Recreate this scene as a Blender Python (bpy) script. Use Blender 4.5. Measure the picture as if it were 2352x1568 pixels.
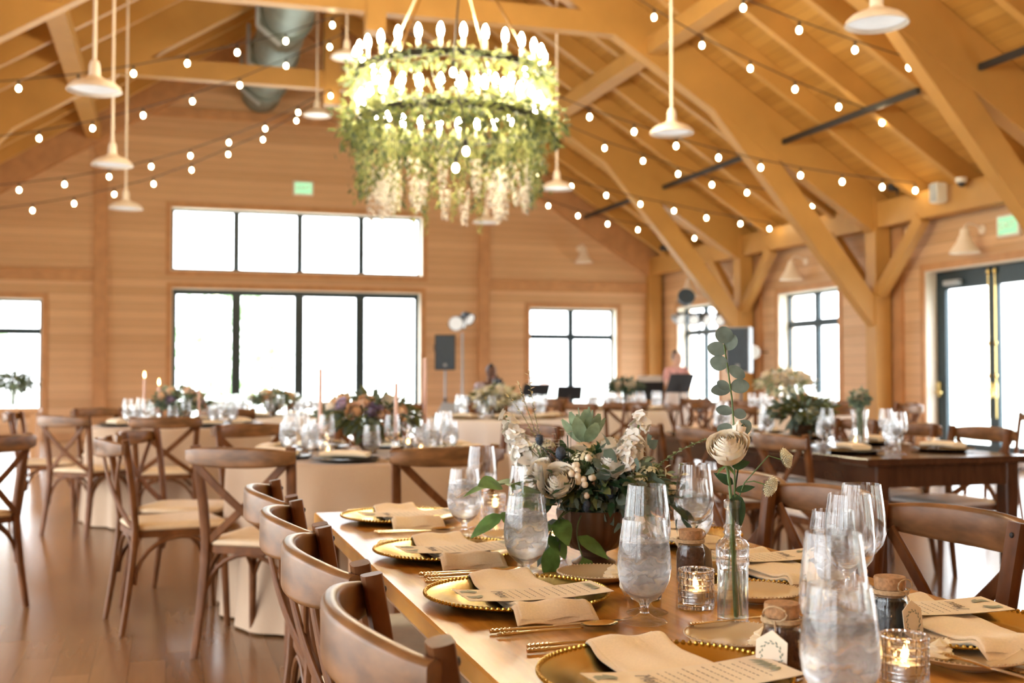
import bpy, bmesh, math, random
from math import sin, cos, pi, radians as R, atan2, sqrt, hypot
from mathutils import Vector as V, Matrix
random.seed(11)
SC = bpy.context.scene
COL = SC.collection
for o in list(bpy.data.objects):
    bpy.data.objects.remove(o)

# ------------------------------------------------------------------ camera
cam_d = bpy.data.cameras.new('camera'); cam = bpy.data.objects.new('camera', cam_d); COL.objects.link(cam)
YAW, PITCH, FPX = R(16.9), R(1.72), 2600.0
CAM = V((0, 0, 1.156))
cam.location = CAM
cam.rotation_euler = (pi/2 + PITCH, 0, -YAW)
cam_d.sensor_width = 36.0
cam_d.lens = 36.0*FPX/2352.0
cam_d.clip_start = 0.05; cam_d.clip_end = 300
cam_d.dof.use_dof = True
cam_d.dof.focus_distance = 1.92
cam_d.dof.aperture_fstop = 4.6
SC.camera = cam
# ------------------------------------------------------------------ world: bright overcast sky
W = bpy.data.worlds.new('sky'); SC.world = W; W.use_nodes = True
bg = W.node_tree.nodes['Background']; bg.inputs[0].default_value = (0.97, 0.98, 1.0, 1); bg.inputs[1].default_value = 1.0
_n, _l = W.node_tree.nodes, W.node_tree.links      # overcast: brighter overhead than at the horizon
_t = _n.new('ShaderNodeTexCoord'); _s = _n.new('ShaderNodeSeparateXYZ'); _m = _n.new('ShaderNodeMapRange')
_m.inputs[1].default_value = 0; _m.inputs[2].default_value = 1; _m.inputs[3].default_value = 1.7; _m.inputs[4].default_value = 7.5
_l.new(_t.outputs['Generated'], _s.inputs[0]); _l.new(_s.outputs[2], _m.inputs[0]); _l.new(_m.outputs[0], bg.inputs[1])
# ------------------------------------------------------------------ exposure and render quality
SC.view_settings.view_transform = 'Standard'; SC.view_settings.look = 'None'
SC.view_settings.exposure = 2.12; SC.view_settings.gamma = 1.0; SC.view_settings.use_curve_mapping = False
cy = SC.cycles
cy.use_denoising = True
try: cy.denoiser = 'OPENIMAGEDENOISE'
except Exception: pass
cy.max_bounces = 10; cy.diffuse_bounces = 5; cy.glossy_bounces = 4; cy.transmission_bounces = 10; cy.transparent_max_bounces = 12
cy.caustics_refractive = True; cy.caustics_reflective = False; cy.blur_glossy = 1.0
cy.sample_clamp_indirect = 8.0; cy.sample_clamp_direct = 0.0
cy.use_adaptive_sampling = True; cy.adaptive_threshold = 0.015
cy.use_light_tree = True

# ------------------------------------------------------------------ room numbers (metres; x across, y down the hall)
X0, X1, YE, YF = -4.95, 9.75, 21.5, -5.5       # inner faces of the walls
RIDGE = 2.4                                   # x of the ridge
TRUSS_Y = (-1.9, 2.0, 5.9, 9.8, 13.7, 17.6)
HEAD, SILL = 2.52, 0.5
def side_x(d, s): return RIDGE + s*d           # d metres right (s=1) or left (s=-1) of the ridge

def portal(loc, rot, sx, sy):
    l = bpy.data.lights.new('window_portal', 'AREA'); l.shape = 'RECTANGLE'; l.size = sx; l.size_y = sy
    l.cycles.is_portal = True
    o = bpy.data.objects.new('window_portal', l); COL.objects.link(o); o.location = loc; o.rotation_euler = rot
W_END = [(-4.0, -2.13, SILL, HEAD), (6.9, 8.77, SILL, HEAD)]
DOOR_END = (0.05, 4.69, 0.0, 2.76); UPPER_END = (0.03, 4.72, 3.07, 4.24)
W_RIGHT = [(18.95, 20.7), (15.0, 16.78)]
GLASS_RIGHT = [(6.4, 9.1), (2.4, 5.4)]      # unseen glazed doors along the right side, added to brighten the foreground
D_RIGHT = (10.73, 12.95, 0.0, 2.56)
W_LEFT = [(18.62, 20.32), (14.72, 16.42)]
GLASS_LEFT = [(9.95, 13.55), (6.05, 9.65), (2.15, 5.75), (-1.75, 1.85), (-5.2, -2.05)]      # unseen left side opened into tall glazed bays to let in more light
for a, b, c, d in W_END + [DOOR_END, UPPER_END]: portal(((a+b)/2, YE+.32, (c+d)/2), (-pi/2, 0, 0), b-a, d-c)
for a, b in W_RIGHT: portal((X1+.32, (a+b)/2, (SILL+HEAD)/2), (0, pi/2, 0), HEAD-SILL, b-a)
portal((X1+.32, (D_RIGHT[0]+D_RIGHT[1])/2, 1.27), (0, pi/2, 0), 2.54, 2.2)
for a, b in W_LEFT: portal((X0-.32, (a+b)/2, (SILL+HEAD)/2), (0, -pi/2, 0), HEAD-SILL, b-a)
for a, b in GLASS_RIGHT: portal((X1+.32, (a+b)/2, 1.3), (0, pi/2, 0), 2.6, b-a)
for a, b in GLASS_LEFT: portal((X0-.32, (a+b)/2, 1.5), (0, -pi/2, 0), 3.0, b-a)

# ------------------------------------------------------------------ materials
M = {}
def nodes(name):
    m = bpy.data.materials.new(name); m.use_nodes = True; M[name] = m
    nt = m.node_tree; return m, nt, nt.nodes, nt.links
def pbr(name, col, rough=.5, metal=0, spec=.5, coat=0, trans=0, sss=0, emit=None, es=0, vary=.12, nscale=30, stretch=(1,1,1), bump=0, bscale=None, sheen=0):
    """principled material with a soft procedural variation of its own colour"""
    m, nt, N, L = nodes(name); b = N['Principled BSDF']
    b.inputs['Roughness'].default_value = rough; b.inputs['Metallic'].default_value = metal
    b.inputs['Specular IOR Level'].default_value = spec
    b.inputs['Coat Weight'].default_value = coat; b.inputs['Coat Roughness'].default_value = .15
    b.inputs['Transmission Weight'].default_value = trans
    b.inputs['Sheen Weight'].default_value = sheen
    if sss: b.inputs['Subsurface Weight'].default_value = sss; b.inputs['Subsurface Radius'].default_value = (.02,.02,.01)
    if emit: b.inputs['Emission Color'].default_value = (*emit, 1); b.inputs['Emission Strength'].default_value = es
    if vary:
        tc = N.new('ShaderNodeTexCoord'); mp = N.new('ShaderNodeMapping'); mp.inputs['Scale'].default_value = stretch
        nz = N.new('ShaderNodeTexNoise'); nz.inputs['Scale'].default_value = nscale; nz.inputs['Detail'].default_value = 4
        rp = N.new('ShaderNodeValToRGB'); e = rp.color_ramp.elements
        e[0].position = .3; e[1].position = .7
        e[0].color = tuple(c*(1-vary) for c in col) + (1,); e[1].color = tuple(min(1, c*(1+vary)) for c in col) + (1,)
        L.new(tc.outputs['Object'], mp.inputs[0]); L.new(mp.outputs[0], nz.inputs[0]); L.new(nz.outputs[0], rp.inputs[0]); L.new(rp.outputs[0], b.inputs['Base Color'])
        if bump:
            bp = N.new('ShaderNodeBump'); bp.inputs['Strength'].default_value = bump; bp.inputs['Distance'].default_value = .01
            if bscale:
                n2 = N.new('ShaderNodeTexNoise'); n2.inputs['Scale'].default_value = bscale; L.new(mp.outputs[0], n2.inputs[0]); L.new(n2.outputs[0], bp.inputs['Height'])
            else: L.new(nz.outputs[0], bp.inputs['Height'])
            L.new(bp.outputs[0], b.inputs['Normal'])
    else: b.inputs['Base Color'].default_value = (*col, 1)
    return m
def boards(name, cols, axis, width, gap=.03, rough=.55, grain=(1,1,1), gapdark=.45, length=None, laxis=None, coat=0):
    """boards: each board takes its own tone, thin dark joints between them"""
    m, nt, N, L = nodes(name); b = N['Principled BSDF']; b.inputs['Roughness'].default_value = rough; b.inputs['Coat Weight'].default_value = coat
    tc = N.new('ShaderNodeTexCoord'); sp = N.new('ShaderNodeSeparateXYZ'); L.new(tc.outputs['Object'], sp.inputs[0])
    def mth(op, a, bb=None):
        n = N.new('ShaderNodeMath'); n.operation = op
        for i, q in enumerate((a, bb)):
            if q is None: continue
            if isinstance(q, (int, float)): n.inputs[i].default_value = q
            else: L.new(q, n.inputs[i])
        return n.outputs[0]
    t = mth('DIVIDE', sp.outputs[axis], width); fl = mth('FLOOR', t); fr = mth('SUBTRACT', t, fl)
    wn = N.new('ShaderNodeTexWhiteNoise')
    if length:
        off = N.new('ShaderNodeTexWhiteNoise'); off.noise_dimensions = '1D'; L.new(fl, off.inputs['W'])
        l2 = mth('FLOOR', mth('ADD', mth('DIVIDE', sp.outputs[laxis], length), mth('MULTIPLY', off.outputs[0], 7.0)))
        wn.noise_dimensions = '2D'; cb = N.new('ShaderNodeCombineXYZ'); L.new(fl, cb.inputs[0]); L.new(l2, cb.inputs[1]); L.new(cb.outputs[0], wn.inputs['Vector'])
    else:
        wn.noise_dimensions = '1D'; L.new(fl, wn.inputs['W'])
    mp = N.new('ShaderNodeMapping'); mp.inputs['Scale'].default_value = grain; L.new(tc.outputs['Object'], mp.inputs[0])
    nz = N.new('ShaderNodeTexNoise'); nz.inputs['Scale'].default_value = 6; nz.inputs['Detail'].default_value = 5; L.new(mp.outputs[0], nz.inputs[0])
    mix = mth('ADD', mth('MULTIPLY', wn.outputs[0], .55), mth('MULTIPLY', nz.outputs[0], .45))
    rp = N.new('ShaderNodeValToRGB'); e = rp.color_ramp.elements
    e[0].position = .15; e[1].position = .85; e[0].color = (*cols[0], 1); e[1].color = (*cols[1], 1); L.new(mix, rp.inputs[0])
    g = mth('LESS_THAN', fr, gap)
    mx = N.new('ShaderNodeMix'); mx.data_type = 'RGBA'; mx.blend_type = 'MULTIPLY'; L.new(mth('MULTIPLY', g, 1-gapdark), mx.inputs[0]); L.new(rp.outputs[0], mx.inputs[6]); mx.inputs[7].default_value = (.1,.07,.05,1)
    L.new(mx.outputs[2], b.inputs['Base Color'])
    return m
def glassmat(name, col=(1,1,1), rough=0, ior=1.45, clear=.25):
    m, nt, N, L = nodes(name); N.remove(N['Principled BSDF']); out = N['Material Output']
    g = N.new('ShaderNodeBsdfGlass'); g.inputs[0].default_value = (*col, 1); g.inputs['Roughness'].default_value = rough; g.inputs['IOR'].default_value = ior
    t = N.new('ShaderNodeBsdfTransparent'); mx = N.new('ShaderNodeMixShader'); mx.inputs[0].default_value = clear
    L.new(g.outputs[0], mx.inputs[1]); L.new(t.outputs[0], mx.inputs[2]); L.new(mx.outputs[0], out.inputs[0]); return m
def panemat(name, tint):
    m, nt, N, L = nodes(name); N.remove(N['Principled BSDF']); out = N['Material Output']
    g = N.new('ShaderNodeBsdfGlossy'); g.inputs['Roughness'].default_value = .01
    t = N.new('ShaderNodeBsdfTransparent'); t.inputs[0].default_value = (*tint, 1)
    mx = N.new('ShaderNodeMixShader'); mx.inputs[0].default_value = .05
    L.new(t.outputs[0], mx.inputs[1]); L.new(g.outputs[0], mx.inputs[2]); L.new(mx.outputs[0], out.inputs[0]); return m
def glow(name, col, s):
    m, nt, N, L = nodes(name); N.remove(N['Principled BSDF'])
    e = N.new('ShaderNodeEmission'); e.inputs[0].default_value = (*col, 1); e.inputs[1].default_value = s; L.new(e.outputs[0], N['Material Output'].inputs[0]); return m
def icewater(name):
    m, nt, N, L = nodes(name); N.remove(N['Principled BSDF']); out = N['Material Output']
    tc = N.new('ShaderNodeTexCoord'); n1 = N.new('ShaderNodeTexNoise'); n1.inputs['Scale'].default_value = 52; n1.inputs['Detail'].default_value = 7; n1.inputs['Distortion'].default_value = .9
    mp = N.new('ShaderNodeMapping'); mp.inputs['Scale'].default_value = (.8, .8, 1.2); mp.inputs['Rotation'].default_value = (.5, .4, 0); L.new(tc.outputs['Object'], mp.inputs[0]); L.new(mp.outputs[0], n1.inputs[0])
    sx = N.new('ShaderNodeSeparateXYZ'); L.new(tc.outputs['Object'], sx.inputs[0]); mr = N.new('ShaderNodeMapRange'); mr.inputs[1].default_value = .05; mr.inputs[2].default_value = .082; L.new(sx.outputs[2], mr.inputs[0])
    bp = N.new('ShaderNodeBump'); bp.inputs['Strength'].default_value = .75; bp.inputs['Distance'].default_value = .006; L.new(n1.outputs[0], bp.inputs['Height'])
    g = N.new('ShaderNodeBsdfGlass'); g.inputs['IOR'].default_value = 1.33; g.inputs['Roughness'].default_value = .03; L.new(bp.outputs[0], g.inputs['Normal'])
    d = N.new('ShaderNodeBsdfTranslucent'); d.inputs[0].default_value = (.95,.97,1,1); d2 = N.new('ShaderNodeBsdfDiffuse'); d2.inputs[0].default_value = (.93,.96,1,1)
    a = N.new('ShaderNodeMixShader'); a.inputs[0].default_value = .25; L.new(d.outputs[0], a.inputs[1]); L.new(d2.outputs[0], a.inputs[2])
    rp = N.new('ShaderNodeValToRGB'); rp.color_ramp.elements[0].position = .40; rp.color_ramp.elements[0].color = (.04,.04,.04,1); rp.color_ramp.elements[1].position = .62; rp.color_ramp.elements[1].color = (.62,.62,.62,1)
    L.new(n1.outputs[0], rp.inputs[0])
    mx = N.new('ShaderNodeMixShader'); ml = N.new('ShaderNodeMath'); ml.operation = 'MULTIPLY'; L.new(rp.outputs[0], ml.inputs[0]); L.new(mr.outputs[0], ml.inputs[1])
    L.new(ml.outputs[0], mx.inputs[0]); L.new(g.outputs[0], mx.inputs[1]); L.new(a.outputs[0], mx.inputs[2])
    t = N.new('ShaderNodeBsdfTransparent'); m2 = N.new('ShaderNodeMixShader'); m2.inputs[0].default_value = .12; L.new(mx.outputs[0], m2.inputs[1]); L.new(t.outputs[0], m2.inputs[2]); L.new(m2.outputs[0], out.inputs[0])
    return m
def leafmat(name, col, rough=.45, tr=.35):
    m, nt, N, L = nodes(name); b = N['Principled BSDF']; out = N['Material Output']; b.inputs['Roughness'].default_value = rough
    tc = N.new('ShaderNodeTexCoord'); nz = N.new('ShaderNodeTexNoise'); nz.inputs['Scale'].default_value = 40; L.new(tc.outputs['Object'], nz.inputs[0])
    rp = N.new('ShaderNodeValToRGB'); e = rp.color_ramp.elements; e[0].position = .3; e[1].position = .7
    e[0].color = tuple(c*.72 for c in col) + (1,); e[1].color = tuple(min(1, c*1.3) for c in col) + (1,)
    L.new(nz.outputs[0], rp.inputs[0]); L.new(rp.outputs[0], b.inputs['Base Color'])
    t = N.new('ShaderNodeBsdfTranslucent'); L.new(rp.outputs[0], t.inputs[0]); mx = N.new('ShaderNodeMixShader'); mx.inputs[0].default_value = tr
    L.new(b.outputs[0], mx.inputs[1]); L.new(t.outputs[0], mx.inputs[2]); L.new(mx.outputs[0], out.inputs[0]); return m

boards('wall_boards', ((.60,.375,.205), (.77,.52,.31)), 2, .145, gap=.05, rough=.55, grain=(.5,.5,6), gapdark=.55)
boards('roof_boards', ((.44,.225,.05), (.60,.335,.09)), 0, .12, gap=.05, rough=.5, grain=(6,.4,1), gapdark=.5)
boards('floor_boards', ((.18,.09,.038), (.29,.15,.066)), 0, .14, gap=.02, rough=.23, grain=(6,.5,1), gapdark=.5, length=1.7, laxis=1)
pbr('timber', (.54,.30,.085), .5, vary=.09, nscale=3, stretch=(.6,.6,.6))
pbr('trim_wood', (.55,.30,.14), .55, vary=.12, nscale=5)
pbr('dark_frame', (.012,.035,.05), .4)
pbr('reveal', (.80,.74,.64), .6, vary=.05)
panemat('window_glass', (.97,.99,1))
pbr('table_wood', (.56,.27,.055), .24, spec=.6, vary=.28, nscale=7, stretch=(6,.6,1), bump=.04)
pbr('dark_table_wood', (.06,.024,.012), .17, vary=.25, nscale=7, stretch=(6,.6,1))
pbr('table_base_wood', (.36,.18,.07), .4, vary=.2, nscale=7, stretch=(6,.6,1))
pbr('chair_wood', (.15,.058,.019), .42, spec=.2, vary=.3, nscale=9, stretch=(3,3,1.2), bump=.05)
pbr('rail_wood', (.205,.098,.038), .34, spec=.35, vary=.45, nscale=11, stretch=(.8,2,2.5), bump=.08)
pbr('seat_pad', (.72,.56,.36), .5, vary=.06)
pbr('seat_white', (.80,.76,.70), .6, vary=.05)
pbr('gold', (.60,.40,.085), .25, metal=1, vary=.06, nscale=15)
pbr('champagne_metal', (.72,.59,.38), .2, metal=1, vary=.05)
pbr('silver', (.82,.80,.76), .15, metal=1, vary=.05)
pbr('black_plate', (.015,.014,.013), .25)
pbr('napkin', (.93,.78,.54), .85, vary=.05, nscale=300, bump=.1, sheen=.2)
pbr('card', (.92,.82,.65), .7, vary=.02)
pbr('ink', (.18,.15,.13), .7, vary=0)
pbr('print_green', (.33,.36,.27), .7, vary=.1)
pbr('ceramic', (.66,.52,.33), .18, vary=.03, coat=.3)
pbr('butter', (.88,.78,.56), .4, sss=.2, vary=.03)
glassmat('glass', clear=.08); glassmat('goblet_glass', clear=.22); glassmat('thin_glass', clear=.45); glassmat('cut_glass', (.99,.985,.98), 0, 1.5, .2)
icewater('ice_water')
glassmat('water', (.97,1,.99), 0, 1.33, .15)
pbr('wax', (.92,.86,.74), .4, sss=.3, vary=.02)
pbr('taper_wax', (.78,.52,.42), .4, sss=.2, vary=.03)
pbr('tin', (.7,.7,.7), .3, metal=1, vary=.03)
glow('flame', (1,.58,.20), 9)
pbr('cork', (.40,.22,.10), .8, vary=.3, nscale=160, bump=.3)
pbr('twine', (.52,.38,.22), .9, vary=.2, nscale=200)
pbr('spice', (.13,.05,.022), .5, vary=.4, nscale=140, bump=.4)
pbr('bowl_bronze', (.105,.055,.028), .36, metal=.35, vary=.2, nscale=12)
pbr('petal_white', (.90,.83,.70), .55, sss=.15, vary=.05)
pbr('petal_pure', (.90,.88,.82), .55, sss=.15, vary=.04)
pbr('petal_peach', (.88,.64,.44), .55, vary=.08)
pbr('petal_purple', (.52,.43,.60), .6, vary=.15)
pbr('berry', (.86,.75,.58), .4, sss=.2, vary=.04)
pbr('thistle', (.035,.05,.075), .6, vary=.3, nscale=200, bump=.3)
pbr('cream_floret', (.78,.76,.56), .6, vary=.1)
leafmat('leaf_bright', (.13,.26,.07)); leafmat('leaf_deep', (.030,.075,.030)); leafmat('leaf_grey', (.16,.22,.175), .6)
leafmat('leaf_sage', (.27,.37,.24), .6); leafmat('leaf_blue', (.17,.24,.22), .6, .3); leafmat('leaf_olive', (.13,.15,.05))
leafmat('garland', (.22,.25,.085), .5, .4); leafmat('garland_dark', (.085,.115,.055), .5, .35); leafmat('wisteria', (.80,.74,.70), .6, .4); leafmat('amaranth', (.42,.43,.17), .6, .4)
pbr('stem', (.10,.17,.05), .5, vary=.2)
pbr('linen', (.49,.355,.24), .9, vary=.04, nscale=200, bump=.08, sheen=.2)
pbr('linen_white', (.80,.74,.68), .9, vary=.04, nscale=200, bump=.08)
pbr('lamp_white', (.90,.81,.70), .45, vary=.03)
pbr('lamp_lens', (.80,.84,.86), .35, vary=.04, emit=(.9,.97,1), es=.10)
pbr('duct', (.21,.26,.24), .5, metal=.5, vary=.15, nscale=3)
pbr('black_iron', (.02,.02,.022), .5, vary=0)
pbr('black_gear', (.022,.03,.04), .5, vary=.1); pbr('grey_gear', (.42,.47,.52), .45, vary=.1); pbr('blue_gear', (.05,.085,.13), .5, vary=.15)
pbr('brass', (.85,.66,.28), .2, metal=1, vary=.04)
glow('bulb_warm', (1,.78,.42), 13); glow('bulb_chandelier', (1,.84,.56), 64)
glow('exit_panel', (.42,.85,.45), .30); pbr('sign_white', (.85,.87,.83), .4, vary=0)
pbr('skin_dark', (.16,.08,.05), .55, vary=.08); pbr('skin_light', (.72,.47,.37), .55, sss=.1, vary=.05); pbr('hair_black', (.012,.011,.012), .5, vary=.2)
pbr('shirt_lilac', (.52,.47,.55), .8, vary=.06); pbr('blouse_pink', (.78,.42,.40), .8, vary=.35, nscale=14); pbr('skirt_white', (.85,.80,.76), .8, vary=.04)
pbr('paper_white', (.86,.86,.84), .7, vary=0)
pbr('lawn', (.27,.285,.25), .9, vary=.2, nscale=3); leafmat('tree_leaf', (.22,.34,.16)); pbr('bark', (.16,.12,.09), .9, vary=.3)

# ------------------------------------------------------------------ mesh building
class MB:
    def __init__(s): s.v = []; s.f = []; s.i = []
    def add(s, vs, fs, mi=0):
        b = len(s.v); s.v += [tuple(p) for p in vs]; s.f += [tuple(b+k for k in q) for q in fs]; s.i += [mi]*len(fs); return s
    def box(s, x0, x1, y0, y1, z0, z1, mi=0, mat=None):
        vs = [V((x, y, z)) for z in (z0, z1) for y in (y0, y1) for x in (x0, x1)]
        if mat: vs = [mat @ p for p in vs]
        return s.add(vs, [(0,2,3,1),(4,5,7,6),(0,1,5,4),(2,6,7,3),(0,4,6,2),(1,3,7,5)], mi)
    def cbox(s, c, d, mi=0, rz=0, rx=0, bev=0):
        m = Matrix.Translation(c) @ Matrix.Rotation(rz, 4, 'Z') @ Matrix.Rotation(rx, 4, 'X')
        x, y, z = (q/2 for q in d)
        if not bev: return s.box(-x, x, -y, y, -z, z, mi, m)
        b = min(bev, x*.9, y*.9, z*.9); P = []
        for zz, k in ((-z, b), (-z+b, 0), (z-b, 0), (z, b)):
            r = []
            for sx, sy in ((-1,-1),(1,-1),(1,1),(-1,1)):
                r.append(V((sx*(x-k), sy*(y-k), zz)))
            P += r
        fs = [(3,2,1,0), (12,13,14,15)]
        for l in range(3):
            for q in range(4): fs.append((l*4+q, l*4+(q+1)%4, l*4+4+(q+1)%4, l*4+4+q))
        return s.add([m @ p for p in P], fs, mi)
    def sweep(s, pts, prof, up=(0,0,1), scale=None, closed=False, cap=True, mi=0):
        pts = [V(p) for p in pts]; n = len(pts); k = len(prof); vs = []; up = V(up)
        for j, p in enumerate(pts):
            if closed: t = pts[(j+1) % n] - pts[j-1]
            else: t = pts[min(j+1, n-1)] - pts[max(j-1, 0)]
            t.normalize(); u = up
            if abs(t.dot(u)) > .98: u = V((0,1,0)) if abs(t.y) < .9 else V((1,0,0))
            a = t.cross(u).normalized(); b = a.cross(t).normalized()
            sc = 1 if scale is None else scale[j]
            su, sv = sc if isinstance(sc, tuple) else (sc, sc)
            vs += [p + a*(x*su) + b*(y*sv) for x, y in prof]
        fs = []
        for j in range(n if closed else n-1):
            for q in range(k):
                A = j*k; B = ((j+1) % n)*k; fs.append((A+q, A+(q+1) % k, B+(q+1) % k, B+q))
        if cap and not closed: fs += [tuple(range(k))[::-1], tuple(range((n-1)*k, n*k))]
        return s.add(vs, fs, mi)
    def tube(s, pts, r, seg=8, closed=False, up=(0,0,1), mi=0, cap=True):
        sc = None if isinstance(r, (int, float)) else [q for q in r]
        rr = r if sc is None else 1
        return s.sweep(pts, [(rr*cos(2*pi*q/seg), rr*sin(2*pi*q/seg)) for q in range(seg)], up, sc, closed, cap, mi)
    def beam(s, p0, p1, w, h, up=(0,0,1), mi=0):
        return s.sweep([p0, p1], [(-w/2,-h/2),(w/2,-h/2),(w/2,h/2),(-w/2,h/2)], up, mi=mi)
    def lathe(s, prof, seg=24, c=(0,0,0), mi=0, wave=None):
        c = V(c); rings = []; vs = []
        for r, z in prof:
            if abs(r) < 1e-6: rings.append([len(vs)]); vs.append(c + V((0,0,z)))
            else:
                rings.append(list(range(len(vs), len(vs)+seg)))
                for q in range(seg):
                    a = 2*pi*q/seg; rr = r*(1 if wave is None else wave(a, z)); vs.append(c + V((rr*cos(a), rr*sin(a), z)))
        fs = []
        for A, B in zip(rings, rings[1:]):
            for q in range(seg):
                p = (q+1) % seg
                if len(A) == 1 and len(B) == 1: continue
                if len(A) == 1: fs.append((A[0], B[p], B[q]))
                elif len(B) == 1: fs.append((A[q], A[p], B[0]))
                else: fs.append((A[q], A[p], B[p], B[q]))
        return s.add(vs, fs, mi)
    def ball(s, c, r, seg=10, rings=6, mi=0, rot=None):
        c = V(c); rx, ry, rz = (r, r, r) if isinstance(r, (int, float)) else r; vs = []; fs = []
        for j in range(rings+1):
            ph = pi*j/rings
            for q in range(seg if 0 < j < rings else 1):
                a = 2*pi*q/seg; p = V((rx*sin(ph)*cos(a), ry*sin(ph)*sin(a), rz*cos(ph)))
                vs.append(c + (rot @ p if rot else p))
        idx = lambda j, q: 0 if j == 0 else (len(vs)-1 if j == rings else 1+(j-1)*seg+q % seg)
        for j in range(rings):
            for q in range(seg):
                if j == 0: fs.append((0, idx(1,q), idx(1,q+1)))
                elif j == rings-1: fs.append((idx(j,q), idx(rings,0), idx(j,q+1)))
                else: fs.append((idx(j,q), idx(j+1,q), idx(j+1,q+1), idx(j,q+1)))
        return s.add(vs, fs, mi)
    def prism(s, poly, axis, a0, a1, mi=0):
        """polygon in the plane across axis (0 x, 1 y, 2 z), extruded from a0 to a1"""
        n = len(poly)
        def pt(u, v, a): return {0: (a,u,v), 1: (u,a,v), 2: (u,v,a)}[axis]
        vs = [pt(u,v,a0) for u,v in poly] + [pt(u,v,a1) for u,v in poly]
        return s.add(vs, [tuple(range(n))[::-1], tuple(range(n, 2*n))] + [(q, (q+1) % n, n+(q+1) % n, n+q) for q in range(n)], mi)
    def leaf(s, base, d, nrm, L, w, bend=.15, cup=.12, n=4, mi=0, round_=.5):
        """a leaf blade with a folded midrib, from base along d"""
        base = V(base); d = V(d).normalized(); nrm = V(nrm); a = d.cross(nrm)
        if a.length < 1e-4: a = d.cross(V((1,0,0)))
        if a.length < 1e-4: a = d.cross(V((0,1,0)))
        a.normalize(); nn = a.cross(d).normalized(); vs = []; fs = []
        for j in range(n+1):
            t = j/n if round_ < 1 else .5 - .5*cos(pi*j/n); ww = (w*.5*sin(pi*t)**.5 if round_ >= 1 else w*.5*sin(pi*t**(.55+.35*(1-round_)))**.8) if .001 < t < .999 else w*(.18 if round_ >= 1 else .02)
            c = base + d*(L*t) - nn*(bend*L*t*t)
            vs += [c - a*ww + nn*(cup*ww), c, c + a*ww + nn*(cup*ww)]
        for j in range(n):
            A = j*3; fs += [(A, A+1, A+4, A+3), (A+1, A+2, A+5, A+4)]
        return s.add(vs, fs, mi)
    def mesh(s, name, mats, smooth=35, fix=True):
        me = bpy.data.meshes.new(name); me.from_pydata(s.v, [], s.f)
        for m in (mats if isinstance(mats, (list, tuple)) else [mats]): me.materials.append(M[m])
        if isinstance(mats, (list, tuple)) and len(mats) > 1: me.polygons.foreach_set('material_index', s.i)
        if fix:
            b = bmesh.new(); b.from_mesh(me); bmesh.ops.recalc_face_normals(b, faces=b.faces); b.to_mesh(me); b.free()
        if smooth:
            me.shade_smooth()
            if smooth < 180: me.set_sharp_from_angle(angle=R(smooth))
        me.update(); return me
    def build(s, name, mats, parent=None, smooth=35, fix=True, loc=None, rz=0):
        return link(name, s.mesh(name, mats, smooth, fix), parent, loc, rz)
def link(name, data, parent=None, loc=None, rz=0):
    o = bpy.data.objects.new(name, data); COL.objects.link(o)
    if parent: o.parent = parent
    if loc is not None: o.location = loc
    if rz: o.rotation_euler = (0, 0, rz)
    return o
def tag(o, label=None, cat=None, group=None, kind=None):
    for k, q in (('label', label), ('category', cat), ('group', group), ('kind', kind)):
        if q: o[k] = q
    return o
def thing(name, loc=(0,0,0), rz=0, label=None, cat=None, group=None, kind=None):
    return tag(link(name, None, None, loc, rz), label, cat, group, kind)
def copy_tree(o, parent=None):
    c = o.copy(); COL.objects.link(c); c.parent = parent
    for ch in kids(o): copy_tree(ch, c)
    return c
def kids(o): return [c for c in ALLKIDS.get(o.name, [])] if False else list(o.children)
def place(proto, loc, rz=0, label=None, cat=None, group=None):
    if not proto.get('used'): o = proto; proto['used'] = 1
    else: o = copy_tree(proto)
    o.location = loc; o.rotation_euler = (0, 0, rz); tag(o, label, cat, group); ALL.append(o); return o
ALL = []
FW = V((sin(YAW)*cos(PITCH), cos(YAW)*cos(PITCH), sin(PITCH))); RT = V((cos(YAW), -sin(YAW), 0))
def screen_x(o): d = V(o.location) - CAM; return d.dot(RT)/max(.01, d.dot(FW))
ORD = ['leftmost','second from left','third from left','fourth from left','fifth from left','sixth from left','seventh from left','eighth from left','ninth from left','tenth from left','eleventh from left','twelfth from left']
def rank(objs, text, cat, group):
    """label look-alikes by their order across the photo"""
    objs = sorted(objs, key=screen_x)
    for k, o in enumerate(objs):
        w = ORD[k] if k < len(objs)-1 or len(objs) == 1 else 'rightmost'
        if len(objs) == 1: tag(o, text.replace(', {}', '').replace('{} ', '').replace('{}', ''), cat, group)
        else: tag(o, text.format(w), cat, group)
def solid(curve):
    o = bpy.data.objects.new('glyphs', curve); COL.objects.link(o); bpy.context.view_layer.update()
    me = bpy.data.meshes.new_from_object(o.evaluated_get(bpy.context.evaluated_depsgraph_get())); bpy.data.objects.remove(o); return me
def struct(name, mb, mat, parent=None, smooth=0): return tag(mb.build(name, mat, parent, smooth), kind='structure') if parent is None else mb.build(name, mat, parent, smooth)

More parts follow.
